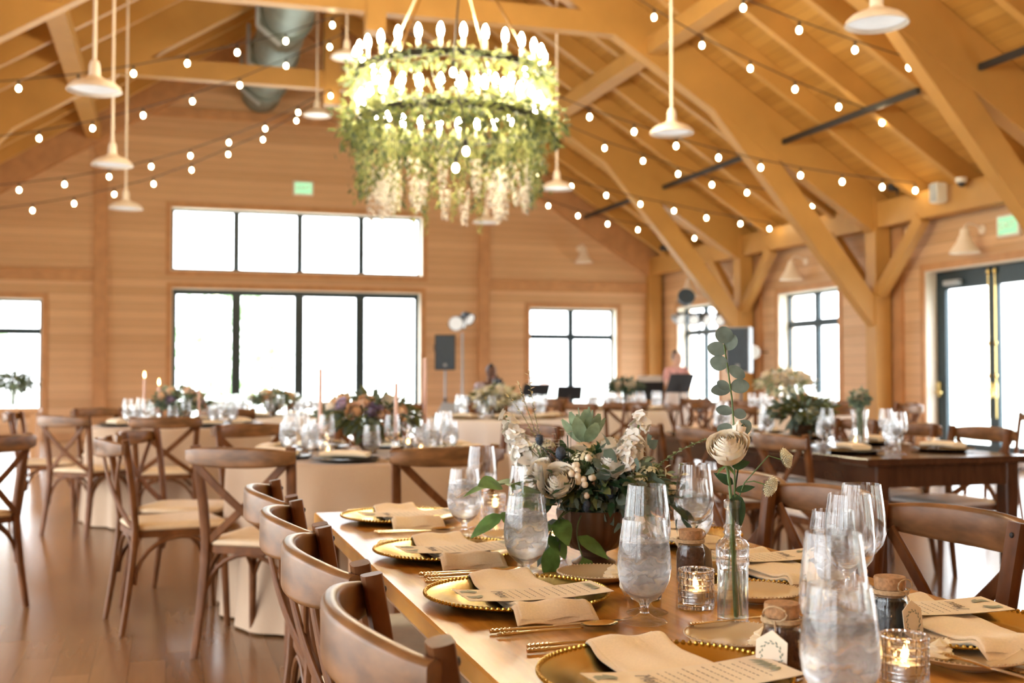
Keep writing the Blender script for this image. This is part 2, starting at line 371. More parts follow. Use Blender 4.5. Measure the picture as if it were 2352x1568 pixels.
# ------------------------------------------------------------------ the setting
def holed(mb, axis, c0, c1, u0, u1, v0, v1, holes):
    us = sorted({u0, u1} | {h for q in holes for h in q[:2] if u0 < h < u1}); vs = sorted({v0, v1} | {h for q in holes for h in q[2:] if v0 < h < v1})
    for a, b in zip(us, us[1:]):
        for c, d in zip(vs, vs[1:]):
            mu, mv = (a+b)/2, (c+d)/2
            if any(q[0] < mu < q[1] and q[2] < mv < q[3] for q in holes): continue
            if axis == 1: mb.box(a, b, c0, c1, c, d)
            else: mb.box(c0, c1, a, b, c, d)
EAVE = 3.85                       # roof boards above the plate, at x = RIDGE +- 6.95
SL = .628
def roof_z(x): return EAVE + (6.95 - abs(x-RIDGE))*SL
mb = MB(); mb.box(X0-.3, X1+.3, YF-.3, YE+.3, -.2, 0); struct('floor', mb, 'floor_boards')
def gable(name, y0, y1, holes, upper):
    mb = MB(); holed(mb, 1, y0, y1, X0-.3, X1+.3, 0, 3.0, holes)
    xl, xr = X0-.3, X1+.3; zt = 4.6; xa = RIDGE - (6.95-(zt-EAVE)/SL) ; xb = 2*RIDGE - xa
    holed(mb, 1, y0, y1, xa, xb, 3.0, zt, [upper] if upper else [])
    for s, xe, xx in ((-1, xl, xa), (1, xr, xb)):
        mb.prism([(xe, 3.0), (xx, 3.0), (xx, roof_z(xx)), (xe, roof_z(xe))], 1, y0, y1)
    mb.prism([(xa, zt), (xb, zt), (RIDGE, roof_z(RIDGE))], 1, y0, y1)
    return struct(name, mb, 'wall_boards')
gable('wall_end', YE, YE+.3, W_END + [DOOR_END], UPPER_END)
gable('wall_front', YF-.3, YF, [], None)
mb = MB(); holed(mb, 0, X1, X1+.3, YF, YE, 0, roof_z(X1), [(a, b, SILL, HEAD) for a, b in W_RIGHT] + [D_RIGHT] + [(a, b, 0, 2.6) for a, b in GLASS_RIGHT]); struct('wall_right', mb, 'wall_boards')
mb = MB(); holed(mb, 0, X0-.3, X0, YF, YE, 0, roof_z(X0), [(a, b, SILL, HEAD) for a, b in W_LEFT] + [(a, b, 0, 3.0) for a, b in GLASS_LEFT]); struct('wall_left', mb, 'wall_boards')
mb = MB()
for s in (-1, 1):
    e = side_x(7.9, s); mb.prism([(e, roof_z(e)), (RIDGE, roof_z(RIDGE)), (RIDGE, roof_z(RIDGE)+.12), (e, roof_z(e)+.12)], 1, YF-.3, YE+.3)
struct('ceiling', mb, 'roof_boards')

# windows: frame, bars, pane, pale reveal lining
NW = [0]
def window(axis, c, u0, u1, v0, v1, ncol, rows=(), door=False, name='window', fw=.06, out=1):
    """opening in the wall at c; glass near the outer face"""
    NW[0] += 1
    g0 = c + out*.17; g1 = c + out*.23; lo, hi = min(g0, g1), max(g0, g1); mb = MB()
    def bx(m, a, b, c_, d, q0=lo, q1=hi):
        if axis == 1: m.box(a, b, q0, q1, c_, d)
        else: m.box(q0, q1, a, b, c_, d)
    top = fw*1.3 if door else fw
    bx(mb, u0, u0+fw, v0, v1); bx(mb, u1-fw, u1, v0, v1); bx(mb, u0+fw, u1-fw, v1-top, v1)
    if not door: bx(mb, u0+fw, u1-fw, v0, v0+fw)
    w = (u1-u0)/ncol; bw = .17 if door else .115
    for k in range(1, ncol): bx(mb, u0+w*k-bw/2, u0+w*k+bw/2, v0, v1-top)
    for z in rows: bx(mb, u0+fw, u1-fw, z-.055, z+.055, lo+.005, hi-.005)
    root = tag(mb.build(f'{name}_{NW[0]}', 'dark_frame', None, 0), kind='structure')
    m2 = MB(); mid = (lo+hi)/2; bx(m2, u0+.01, u1-.01, v0+.01, v1-.01, mid-.004, mid+.004); m2.build('pane', 'window_glass', root, 0)
    m3 = MB(); r0, r1 = (c+.002*out, lo) if out > 0 else (hi, c+.002*out); t = .018
    r0, r1 = min(r0, r1), max(r0, r1)
    bx(m3, u0, u0+t, v0, v1, r0, r1); bx(m3, u1-t, u1, v0, v1, r0, r1); bx(m3, u0+t, u1-t, v1-t, v1, r0, r1)
    if not door: bx(m3, u0+t, u1-t, v0, v0+t, r0, r1)
    m3.build('window_reveal', 'reveal', root, 0)
    m4 = MB(); t = .09; f0, f1 = (c-.018*out, c) ; f0, f1 = min(f0, f1), max(f0, f1)
    bx(m4, u0-t, u0, v0 if door else v0-t, v1+t, f0, f1); bx(m4, u1, u1+t, v0 if door else v0-t, v1+t, f0, f1); bx(m4, u0, u1, v1, v1+t, f0, f1)
    if not door: bx(m4, u0, u1, v0-t, v0, f0, f1)
    m4.build('window_trim', 'trim_wood', root, 0)
    return root
window(1, YE, *DOOR_END, 4, (), True, 'door', .09)
window(1, YE, *UPPER_END, 4)
for q in W_END: window(1, YE, *q, 2, (1.94,))
for a, b in W_RIGHT: window(0, X1, a, b, SILL, HEAD, 2, (2.0,))
for a, b in W_LEFT: window(0, X0, a, b, SILL, HEAD, 2, (2.0,), out=-1)
for a, b in GLASS_RIGHT: window(0, X1, a, b, 0, 2.6, 3, (), True, 'door', .07)
for a, b in GLASS_LEFT: window(0, X0, a, b, 0, 3.0, 3, (), True, 'door', .07, out=-1)
# french double door on the right
dd = window(0, X1, *D_RIGHT, 2, (), True, 'door', .20)
ym = (D_RIGHT[0]+D_RIGHT[1])/2
mb = MB(); mb.box(X1+.16, X1+.24, D_RIGHT[0], D_RIGHT[1], 0, .28); mb.build('bottom_rail', 'dark_frame', dd, 0)
for y in (ym+.06, ym-.06):
    mb = MB(); mb.tube([(X1+.15, y, .62), (X1+.15, y, 2.47)], .008, 6); mb.ball((X1+.15, y, 2.47), (.025,.025,.045)); mb.ball((X1+.15, y, 1.56), (.02,.025,.03)); mb.ball((X1+.15, y, 1.15), (.02,.025,.03))
    mb.build('brass_bolt', 'brass', dd)
for y, s in ((12.87, -1), (ym+.03, -1), (ym-.05, 1)):
    mb = MB(); mb.cbox((X1+.155, y, .97), (.02, .05, .2), bev=.006); mb.tube([(X1+.15, y, .93), (X1+.07, y, .93), (X1+.07, y+s*.14, .93)], .011, 8); mb.tube([(X1+.1, y, 1.06), (X1+.08, y+s*.02, 1.0), (X1+.1, y+s*.05, .93)], .009, 6)
    mb.build('door_handle', 'brass', dd)
mb = MB(); mb.cbox((X1+.13, 12.56, 2.38), (.07, .3, .07), bev=.01); mb.build('door_closer', 'grey_gear', dd)

# end wall pilasters and boards, baseboards
nt = [0]
def trim(mb, mat='trim_wood', smooth=0):
    nt[0] += 1; return struct(f'trim_{nt[0]}', mb, mat, None, smooth)
for x in (-1.17, 5.94): mb = MB(); mb.box(x-.115, x+.115, YE-.07, YE, 0, roof_z(x)-.5); trim(mb)
for a, b in ((X0, -1.29), (6.06, X1)): mb = MB(); mb.box(a, b, YE-.05, YE, 2.84, 3.05); trim(mb)
mb = MB(); mb.box(RIDGE-3.2, RIDGE+3.2, YE-.04, YE, 5.88, 6.06); trim(mb)
for a, b in ((X0, -.05), (4.8, X1)): mb = MB(); mb.box(a, b, YE-.02, YE, 0, .14); tag(mb.build('baseboard_end', 'trim_wood', None, 0), kind='structure')
for a, b in ((9.2, 10.63), (13.05, YE)): mb = MB(); mb.box(X1-.02, X1, a, b, 0, .14); tag(mb.build('baseboard_right', 'trim_wood', None, 0), kind='structure')

# timber frame
def below(x, drop): return roof_z(x) - drop
def truss(y, half=False):
    t = thing('roof_truss', (0, y, 0), kind='structure')
    w = .2
    for s in (-1, 1):
        mb = MB(); xo, xi = side_x(7.02, s), side_x(7.26, s); mb.box(min(xo,xi), max(xo,xi), -.12, .12, 0, roof_z(xi)-.02); mb.build('post', 'timber', t, 0)
        # principal rafter, deeper than the common ones
        x0 = side_x(7.25, s); mb = MB()
        mb.prism([(x0, below(x0,.65)), (RIDGE, below(RIDGE,.65)), (RIDGE, below(RIDGE,.01)), (x0, below(x0,.01))], 1, -w/2, w/2); mb.build('rafter', 'timber', t, 0)
        # knee brace from rafter down to the post
        a = (side_x(7.02, s), 1.84); b = (side_x(4.56, s), below(side_x(4.56, s), .65)); c = (side_x(5.5, s), below(side_x(5.5, s), .64)); d = (side_x(7.02, s), 2.27)
        mb = MB(); mb.prism([a, b, c, d] if s > 0 else [d, c, b, a], 1, -w/2+.01, w/2-.01); mb.build('knee_brace', 'timber', t, 0)
        # braces along the wall
        for q in (-1, 1):
            if half and q > 0: continue
            mb = MB(); X = side_x(7.1, s); mb.beam((X, q*.12, 2.3), (X, q*1.05, 3.23), .13, .17); mb.build('wall_brace', 'timber', t, 0)
    mb = MB(); mb.box(RIDGE-3.45, RIDGE+3.45, -w/2+.005, w/2-.005, 5.6, 5.88); mb.build('collar_beam', 'timber', t, 0)
    mb = MB(); mb.box(RIDGE-.12, RIDGE+.12, -.125, .125, 5.36, roof_z(RIDGE)-.1); mb.build('king_post', 'timber', t, 0)
    return t
for y in TRUSS_Y: truss(y)
mb = MB()
for s in (-1, 1):
    x0 = side_x(7.3, s); mb.prism([(x0, below(x0,.6)), (RIDGE, below(RIDGE,.6)), (RIDGE, below(RIDGE,.01)), (x0, below(x0,.01))], 1, YE-.16, YE)
trim(mb, 'trim_wood')
for s in (-1, 1):
    mb = MB(); xa, xb = side_x(7.28, s), side_x(7.02, s); mb.box(min(xa,xb), max(xa,xb), YE-.2, YE, 0, 3.5); trim(mb, 'timber')
    mb = MB(); mb.box(min(xa,xb)+.03, max(xa,xb)-.02, YF, YE, 3.22, 3.57); struct('plate_beam', mb, 'timber')
    xp = side_x(3.7, s)
    ys = list(TRUSS_Y) + [YE]
    for a, b in zip(ys, ys[1:]):
        mb = MB(); mb.box(xp-.12, xp+.12, a+.1, b-.1, below(xp,.52), below(xp,.30)); struct('purlin_beam', mb, 'timber')
        for k in range(1, 4):
            yy = a + (b-a)*k/4; x0 = side_x(7.5, s); mb = MB()
            mb.prism([(x0, below(x0,.30)), (RIDGE, below(RIDGE,.30)), (RIDGE, below(RIDGE,.005)), (x0, below(x0,.005))], 1, yy-.05, yy+.05); struct('common_rafter_beam', mb, 'timber')
# wall pilasters behind the posts and a dark strip beside each, painting the shaded gap
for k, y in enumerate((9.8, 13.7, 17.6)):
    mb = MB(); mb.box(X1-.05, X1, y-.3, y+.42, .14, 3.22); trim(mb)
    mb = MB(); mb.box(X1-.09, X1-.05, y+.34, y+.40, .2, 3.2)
    tag(mb.build('shade_strip', 'black_iron', None, 0), 'dark strip imitating shade on right wall behind the ' + ('post beside the double doors','post between the window and double doors','farther post near the corner')[k], 'shade_strip')
# steel tie rails hung below the right roof slope
for (a, b), lab in zip(((6.8, 9.7), (10.7, 13.6), (14.6, 17.5), (18.5, 21.3)), ('cut by the right edge of the picture','above the security camera and white beam speaker','above the knee brace of the middle truss','farthest one beside the end wall')):
    mb = MB(); mb.beam((8.0, a, below(8.0, .36)), (8.0, b, below(8.0, .36)), .05, .07)
    tag(mb.build('track_rail', 'black_iron', None, 0), 'black rail under right roof rafters, ' + lab, 'rail', 'black rails under the right roof slope')
# spiral duct along the ridge
t = thing('air_duct', (1.62, 0, 6.42), label='large grey green round air duct hung along the ridge', cat='duct')
mb = MB(); r = .36
for k in range(20):
    pass
prof = []
y = 12.0
pts = []; sc = []
while y < YE-.02:
    pts += [(0, y, 0), (0, y+.02, 0)]; sc += [1.0, 1.0]
    y += .5
pts.append((0, YE-.02, 0)); sc.append(1.0)
mb.tube(pts, r, 28); mb.build('duct_pipe', 'duct', t, 40)
for y in (12.6, 14.6, 16.6, 18.6, 20.4):
    mb = MB(); mb.tube([(r*1.03*cos(a*pi/14), y, r*1.03*sin(a*pi/14)) for a in range(28)], .03, 6, True, up=(0,1,0)); mb.build('duct_collar', 'duct', t)
    mb = MB(); mb.beam((-.42, y, .42), (-.42, y, -.2), .06, .05, up=(0,1,0)); mb.beam((-.42, y, -.2), (-.1, y, -.46), .06, .05, up=(0,1,0)); mb.build('duct_bracket', 'grey_gear', t, 0)
# outdoors
mb = MB(); mb.box(-70, 90, -70, 110, -.45, -.25); tag(mb.build('lawn', 'lawn', None, 0), kind='structure')
def tree(x, y, h, r, label):
    t = thing('tree', (x, y, -.25), label=label, cat='tree')
    mb = MB(); mb.tube([(0,0,0),(.05,0,h*.3),(0,.1,h*.7)], [.22,.16,.06], 8); mb.build('trunk', 'bark', t)
    mb = MB(); rnd = random.Random(int(x*10))
    for k in range(900):
        a = rnd.uniform(0, 2*pi); u = rnd.uniform(-1, 1); q = rnd.uniform(.5, 1)**.5; s = sqrt(1-u*u)
        p = V((r*q*s*cos(a), r*q*s*sin(a), h*.62 + r*1.1*q*u)); mb.leaf(p, (rnd.uniform(-1,1), rnd.uniform(-1,1), rnd.uniform(-1,.3)), (rnd.uniform(-1,1), rnd.uniform(-1,1), 1), .38, .24, n=2)
    mb.build('crown', 'tree_leaf', t, 0, False)
tree(2.6, 48, 4.6, 2.4, 'pale hazy tree seen through the big glass doors'); tree(-7.5, 40, 5, 2.6, 'green tree outside the left end window')

# ------------------------------------------------------------------ lamps
def make_pendant(h):
    t = thing('pendant_lamp')
    mb = MB(); mb.tube([(0,0,.17),(0,0,h)], .014, 8); mb.build('rod', 'lamp_white', t)
    mb = MB(); mb.lathe([(0,.24),(.03,.24),(.042,.2),(.045,.12),(.075,.10),(.08,.085)], 20); mb.build('socket_cap', 'lamp_white', t)
    mb = MB(); mb.lathe([(.075,.09),(.12,.082),(.165,.06),(.2,.028),(.212,0),(.206,-.004),(.196,.02),(.16,.05),(.115,.07),(.07,.08)], 36); mb.build('lamp_shade', 'lamp_white', t)
    mb = MB(); mb.lathe([(0,.012),(.12,.012),(.19,.022),(.19,.03),(0,.04)], 30); mb.build('lens', 'lamp_lens', t)
    return t
pend = [(-.58, 9.53, 3.42), (-.58, 12.6, 3.37), (-.54, 15.4, 3.31), (2.12, 17.1, 5.07), (2.19, 14.6, 5.28), (4.57, 6.55, 3.53), (4.65, 9.98, 3.5), (4.8, 13.8, 3.57), (4.66, 16.7, 3.5)]
plab = ['white dome pendant lamp on the left, nearest of its row', 'white dome pendant lamp on the left, middle of its row', 'white dome pendant lamp on the left, farthest of its row',
        'white dome pendant lamp on short rod beside the far king post', 'white dome pendant lamp partly behind the chandelier bulbs', 'white dome pendant lamp in the top right corner, largest one',
        'white dome pendant lamp on long rod right of the chandelier', 'white dome pendant lamp touching the right edge of the chandelier', 'white dome pendant lamp below the hanging chandelier flowers']
for p, l in zip(pend, plab):
    t = make_pendant(below(p[0], .1)-p[2]); t.location = p; tag(t, l, 'pendant lamp', 'white dome pendant lamps')
# festoon strings
STR = [('highest of those on the right roof slope', 10.2, [(5.55,4.88),(6.19,4.71),(6.85,4.56),(7.51,4.43),(8.19,4.32),(8.87,4.19)], 1),
 ('second from the top on the right roof slope', 11.75, [(5.26,5.23),(5.86,4.96),(6.48,4.74),(7.07,4.54),(7.66,4.37),(8.26,4.22),(8.86,4.12),(9.38,4.02)], 1),
 ('ending at the plate beam beside the middle post', 12.5, [(4.23,4.38),(4.76,4.22),(5.33,4.08),(5.88,3.94),(6.45,3.83),(7.03,3.74),(7.59,3.67),(8.19,3.62),(8.78,3.58),(9.28,3.56)], 1),
 ('third from the bottom on the right roof slope', 14.9, [(5.32,4.58),(5.9,4.38),(6.49,4.23),(7.04,4.07),(7.58,3.94),(8.15,3.85),(9.25,3.71)], 1),
 ('second from the bottom on the right roof slope', 16.2, [(5.31,4.17),(5.87,4.04),(6.44,3.93),(7.01,3.82),(7.58,3.74),(8.14,3.65),(8.74,3.58),(9.26,3.52)], 1),
 ('lowest of those on the right roof slope', 18.3, [(6.21,4.06),(6.75,3.91),(7.3,3.79),(7.87,3.71),(8.96,3.6)], 1),
 ('topmost of those falling to the left', 14.0, [(2.46,5.74),(1.92,5.51),(1.35,5.26),(.77,5.07),(.19,4.89),(-.42,4.72),(-1.03,4.57),(-1.67,4.45)], -1),
 ('second from the top of those falling to the left', 15.5, [(2.09,5.67),(1.5,5.36),(.89,5.05),(.28,4.79),(-.34,4.56),(-.96,4.35),(-1.6,4.18)], -1),
 ('third from the top of those falling to the left', 17.3, [(2.35,5.44),(1.86,5.15),(1.37,4.87),(.84,4.63),(.29,4.4),(-.26,4.21),(-.84,4.03),(-1.44,3.89),(-2.04,3.78)], -1),
 ('lowest of those falling to the left', 18.5, [(1.96,5.29),(1.43,4.95),(.89,4.68),(.33,4.4),(-.24,4.15),(-.82,3.96),(-1.4,3.79),(-1.99,3.66)], -1),
 ('short one dropping in front of the chandelier', 8.2, [(2.03,3.43),(2.13,2.84),(2.05,2.71)], 0)]
bm = MB(); bm.ball((0,0,0), (.025,.025,.033), 10, 8); BULB = bm.mesh('bulb', 'bulb_warm')
bm = MB(); bm.lathe([(0,.085),(.014,.085),(.017,.035),(0,.03)], 8); SOCK = bm.mesh('socket', 'black_iron')
for lab, y, l, s in STR:
    t = thing('string_light', (l[0][0], y, l[0][1]), label='string of warm festoon bulbs, ' + lab, cat='string lights', group='festoon strings under the roof')
    pts = [V((x-l[0][0], 0, z-l[0][1]+.1)) for x, z in l]; ext = list(pts)
    if s:
        a, b = pts[0], pts[1]; d = (a-b); x0 = RIDGE + .05*s - l[0][0]
        if abs(x0-a.x) > .15: ext = [V((x0, 0, a.z + (x0-a.x)*d.z/d.x*1.1))] + ext
        a, b = pts[-1], pts[-2]; d = (a-b); xe = (9.32 if s > 0 else -4.4) - l[0][0]
        if abs(xe-a.x) > .1: ext = ext + [V((xe, 0, a.z + (xe-a.x)*d.z/d.x*.8))]
    else: ext = [V((RIDGE-l[0][0], 0, below(RIDGE, .5)-l[0][1]))] + ext
    mb = MB(); mb.tube(ext, .007, 5); mb.build('cable', 'black_iron', t)
    for p in pts:
        link('socket', SOCK, t, p - V((0,0,.1))); link('bulb', BULB, t, p - V((0,0,.1)))
# chandelier with greenery
ch = thing('chandelier', (2.4, 9.8, 3.4), label='two tier ring chandelier wrapped in greenery with hanging white blooms', cat='chandelier')
def ring(name, r, z, w, h, mat): mb = MB(); mb.sweep([(r*cos(2*pi*k/40), r*sin(2*pi*k/40), z) for k in range(40)], [(-w,-h),(w,-h),(w,h),(-w,h)], closed=True); return mb.build(name, mat, ch)
RC = .84
ring('upper_ring', RC, .42, .015, .03, 'black_iron'); ring('lower_ring', RC-.02, 0, .015, .03, 'black_iron')
bm = MB(); bm.lathe([(0,.115),(.010,.105),(.024,.07),(.027,.045),(.02,.012),(.014,0),(0,0)], 10); CB = bm.mesh('bulb', 'bulb_chandelier')
bm = MB(); bm.lathe([(0,0),(.016,0),(.016,-.09),(0,-.09)], 10); CC = bm.mesh('candle_sleeve', 'lamp_white')
for k in range(28):
    a = 2*pi*(k+.5)/28
    for rr, z in ((RC, .55), (RC-.02, .135)):
        p = (rr*cos(a), rr*sin(a), z); link('candle_sleeve', CC, ch, p); link('bulb', CB, ch, p)
def garland(name, r, z, n, spread, mats, seed, ls=.07):
    rnd = random.Random(seed); mb = MB()
    for k in range(n):
        a = rnd.uniform(0, 2*pi); o = V((rnd.gauss(0, spread*.5), 0, rnd.gauss(0, spread*.55)))
        o = V((o.x*cos(a), o.x*sin(a), o.z)); p = V((r*cos(a), r*sin(a), z)) + o
        d = V((rnd.uniform(-1,1), rnd.uniform(-1,1), rnd.uniform(-1,.4))) + o.normalized()*.8
        mb.leaf(p, d, (rnd.uniform(-1,1), rnd.uniform(-1,1), rnd.uniform(-.3,1)), ls*rnd.uniform(.7,1.3), ls*.5, n=3, mi=0 if rnd.random() < .6 else 1)
    return mb.build(name, mats, ch, 0, False)
garland('upper_garland', RC+.01, .37, 1300, .085, ['garland','garland_dark'], 3)
garland('lower_garland', RC+.02, -.03, 2600, .15, ['garland','garland_dark'], 4)
# suspension rods meeting at an eye under the truss
for k in range(4):
    a = pi/4 + k*pi/2
    mb = MB(); mb.tube([(RC*cos(a), RC*sin(a), .42), (.05*cos(a), .05*sin(a), 1.75)], .010, 6); mb.build('suspension_rod', 'champagne_metal', ch)
    mb = MB(); mb.tube([(RC*cos(a), RC*sin(a), .4), ((RC-.02)*cos(a), (RC-.02)*sin(a), .02)], .008, 6); mb.build('tie_rod', 'champagne_metal', ch)
mb = MB(); mb.tube([(0,0,1.72),(0,0,2.0)], .02, 8); mb.build('hanger', 'black_iron', ch)
rnd = random.Random(9)
for k in range(64):
    a = 2*pi*(k + rnd.uniform(-.3,.3))/64; rr = RC + rnd.uniform(-.10, .09); L = rnd.uniform(.45, .68)
    mb = MB(); p0 = V((rr*cos(a), rr*sin(a), -.05)); 
    for j in range(int(L/.014)):
        z = -.014*j; q = p0 + V((rnd.gauss(0,.026), rnd.gauss(0,.026), z)); mb.leaf(q, (rnd.uniform(-1,1), rnd.uniform(-1,1), -1.0), (rnd.uniform(-1,1), rnd.uniform(-1,1), .5), rnd.uniform(.035,.075), .03, n=2, mi=0 if rnd.random() < .5 else 1)
    mb.build('hanging_vine', ['garland','garland_dark'] if k % 3 else ['amaranth','garland'], ch, 0, False)
for k in range(36):
    a = 2*pi*(k*.382 % 1); rr = RC*rnd.uniform(.55, 1.02); z0 = rnd.uniform(-.5,-.28); L = rnd.uniform(.28,.42)
    mb = MB(); p0 = V((rr*cos(a), rr*sin(a), z0)); mb.tube([p0 + V((0,0,-z0-.02)), p0], .004, 4, mi=1)
    white = k % 4 != 3
    for j in range(95 if white else 60):
        u = rnd.random(); rad = (.045 if white else .028)*(1-u*.75)
        b = rnd.uniform(0, 2*pi); q = p0 + V((rad*cos(b), rad*sin(b), -L*u)); mb.leaf(q, (cos(b), sin(b), -.7), (0,0,1), .032, .026, n=2)
    mb.build('wisteria_bloom' if white else 'amaranth_tassel', ['wisteria' if white else 'amaranth', 'amaranth'], ch, 0, False)
fill_chandelier = copy_tree(ch); fill_chandelier.location = (2.4, 2.0, 3.4); tag(fill_chandelier, 'added ring chandelier lighting the front table, outside the picture', 'chandelier')  # unseen second chandelier, added to brighten and warm the front table
# barn lamps on goosenecks
def barn_lamp(loc, rz, label):
    t = thing('barn_lamp', loc, rz, label, 'wall lamp')    # wall behind local -y ... lamp reaches along +y
    mb = MB(); mb.lathe([(.03,.3),(.05,.3),(.06,.22),(.075,.2),(.1,.13),(.17,.03),(.185,0),(.18,-.004),(.16,.03),(.09,.13),(.05,.2)], 24, (0,.28,-.3)); mb.build('lamp_shade', 'lamp_white', t)
    mb = MB(); mb.tube([(0,0,0),(0,.12,.06),(0,.22,.07),(0,.275,.03),(0,.28,-.02)], .013, 8); mb.build('arm', 'lamp_white', t)
    mb = MB(); mb.tube([(0,.0,0),(0,.025,0)], .06, 16); mb.build('wall_plate', 'lamp_white', t)
barn_lamp((7.95, YE, 3.72), pi, 'white barn lamp above the right window of the end wall')
barn_lamp((X1, 11.8, 2.98), pi/2, 'white barn lamp above the double doors on the right')
barn_lamp((X1, 15.9, 2.98), pi/2, 'white barn lamp above the middle window of the right wall')
barn_lamp((X1, 19.6, 2.98), pi/2, 'white barn lamp above the far window of the right wall')
def exit_sign(loc, rz, label):
    t = thing('exit_sign', loc, rz, label, 'exit sign')
    mb = MB(); mb.cbox((0,.03,0), (.38,.055,.27), bev=.01); mb.build('housing', 'sign_white', t)
    mb = MB(); mb.cbox((0,.06,0), (.31,.008,.20)); mb.build('panel', 'exit_panel', t)
    f = bpy.data.curves.new('lettering', 'FONT'); f.body = 'EXIT'; f.size = .13; f.align_x = 'CENTER'; f.align_y = 'CENTER'; f.extrude = .001; f.materials.append(M['sign_white'])
    o = link('lettering', solid(f), t, (0, .066, 0)); o.rotation_euler = (pi/2, 0, pi)
exit_sign((2.41, YE, 4.68), pi, 'green exit sign high above the big glass doors')
exit_sign((X1, 11.3, 2.97), pi/2, 'green exit sign above the double doors on the right')
# small fittings on the plate beam
t = thing('beam_speaker', (9.36, 12.06, 3.46), label='small white speaker box on the beam above the doors', cat='speaker'); mb = MB(); mb.cbox((-.07,0,0), (.14,.16,.26), bev=.02); mb.build('cabinet', 'sign_white', t); mb = MB(); mb.cbox((-.142,0,0), (.006,.13,.22)); mb.build('grille', 'grey_gear', t)
t = thing('security_camera', (9.36, 11.62, 3.58), label='small white dome security camera on the beam', cat='camera'); mb = MB(); mb.lathe([(0,0),(.07,0),(.07,-.05),(.06,-.06),(0,-.06)], 16, (-.07,0,0)); mb.build('mount', 'sign_white', t); mb = MB(); mb.ball((-.07,0,-.065), .05); mb.build('lens_dome', 'black_gear', t)
for p, l in (((9.33, 12.95, 3.62), 'black flood light on the beam by the middle post'), ((9.33, 16.75, 3.64), 'black flood light on the beam by the far post'), ((9.33, 20.3, 3.6), 'black flood light on the beam near the corner'), ((9.33, 14.4, 3.62), 'black flood light on the beam behind the knee brace')):
    t = thing('flood_light', p, label=l, cat='flood light'); mb = MB(); mb.cbox((-.05,0,.06), (.12,.13,.11), bev=.02); mb.build('head', 'black_gear', t); mb = MB(); mb.tube([(0,0,-.05),(0,0,.05)], .015, 8); mb.build('bracket', 'black_iron', t)

# ------------------------------------------------------------------ furniture
def rr(w, h, r, n=3):
    """rounded rectangle profile"""
    P = []
    for cx, cy_, a0 in ((w/2-r, h/2-r, 0), (-w/2+r, h/2-r, pi/2), (-w/2+r, -h/2+r, pi), (w/2-r, -h/2+r, 1.5*pi)):
        for k in range(n+1): a = a0 + (pi/2)*k/n; P.append((cx + r*cos(a), cy_ + r*sin(a)))
    return P
def arc(a, b, mid, n=10):
    a, b, m = V(a), V(b), V(mid); return [a*(1-t)*(1-t) + m*2*t*(1-t) + b*t*t for t in [k/n for k in range(n+1)]]
def make_chair(wood='chair_wood', pad='seat_pad'):
    t = thing('crossback_chair')
    def outline(k, front=.217, rear=.195, y0=-.205, y1=.225):
        P = []
        for x, y, r, a0 in ((front*k-.07, y1*k-.07, .07, 0), (-front*k+.07, y1*k-.07, .07, pi/2), (-rear*k+.05, y0*k+.05, .05, pi), (rear*k-.05, y0*k+.05, .05, 1.5*pi)):
            for q in range(5): a = a0 + pi/2*q/4; P.append((x + r*cos(a), y + r*sin(a)))
        return P
    mb = MB(); mb.prism(outline(1), 2, .425, .455); mb.build('seat_frame', wood, t)
    mb = MB(); n = 20; L = []
    for k, z in ((.97,.4552),(1.0,.462),(1.0,.474),(.95,.484),(.7,.488)): L += [(x, y, z) for x, y in outline(k)]
    mb.add(L, [tuple(range(n))[::-1], tuple(range(4*n, 5*n))] + [(l*n+q, l*n+(q+1)%n, (l+1)*n+(q+1)%n, (l+1)*n+q) for l in range(4) for q in range(n)]); mb.build('seat_cushion', pad, t, 60)
    for s in (-1, 1):
        mb = MB(); mb.tube([(s*.20,.195,.44),(s*.203,.2,.3),(s*.212,.215,0)], [.019,.018,.014], 10); mb.build('front_leg', wood, t)
        mb = MB(); P = [(s*.213,-.255,0),(s*.203,-.225,.2),(s*.196,-.203,.38),(s*.196,-.198,.48),(s*.202,-.212,.62),(s*.211,-.232,.76),(s*.217,-.25,.868)]
        mb.sweep(P, rr(.038, .028, .009, 2), (0,1,0), [.8,.95,1.02,1.05,1.05,1.05,1.05]); lg = mb.build('rear_leg', wood, t)
        mb = MB(); mb.ball((s*.2185,-.2305,.845), (.006,.004,.006), 8, 4); mb.build('screw', 'black_iron', lg)
        mb = MB(); P = arc((s*.188,-.2,.47), (-s*.2,-.272,.80), (0,-.275,.6), 10); P = [p + V((0, -.006*s, 0)) for p in P]
        mb.sweep(P, rr(.034, .011, .004, 1), (0,1,0)); mb.build('cross_slat', wood, t)
        mb = MB(); mb.tube([(s*.2, -.2+.2*(1-cos(pi*k/12)), .22+.205*sin(pi*k/12)) for k in range(13)], .0095, 8, up=(1,0,0)); mb.build('bent_brace', wood, t)
    for y in (-.2, .198):
        mb = MB(); mb.tube([(-.2*cos(pi*k/12), y, .22+.205*sin(pi*k/12)) for k in range(13)], .0095, 8, up=(0,1,0)); mb.build('bent_brace', wood, t)
    mb = MB(); P = []; S = []
    for k in range(21):
        x = -.243 + .486*k/20; u = x/.243; P.append((x, -.262-.072*(1-u*u)**.8, .828)); S.append((1, .62+.38*(1-abs(u)**3)))
    mb.sweep(P, rr(.026, .084, .011, 3), (0,0,1), S); mb.build('top_rail', 'rail_wood', t, 50)
    return t
chair = make_chair(); chair_w = make_chair(pad='seat_white')
for c in (chair, chair_w): c['spare'] = 1
def put_chair(x, y, rz, label=None, group=None, proto=None):
    return place(proto or chair, (x, y, 0), rz, label, 'chair', group)
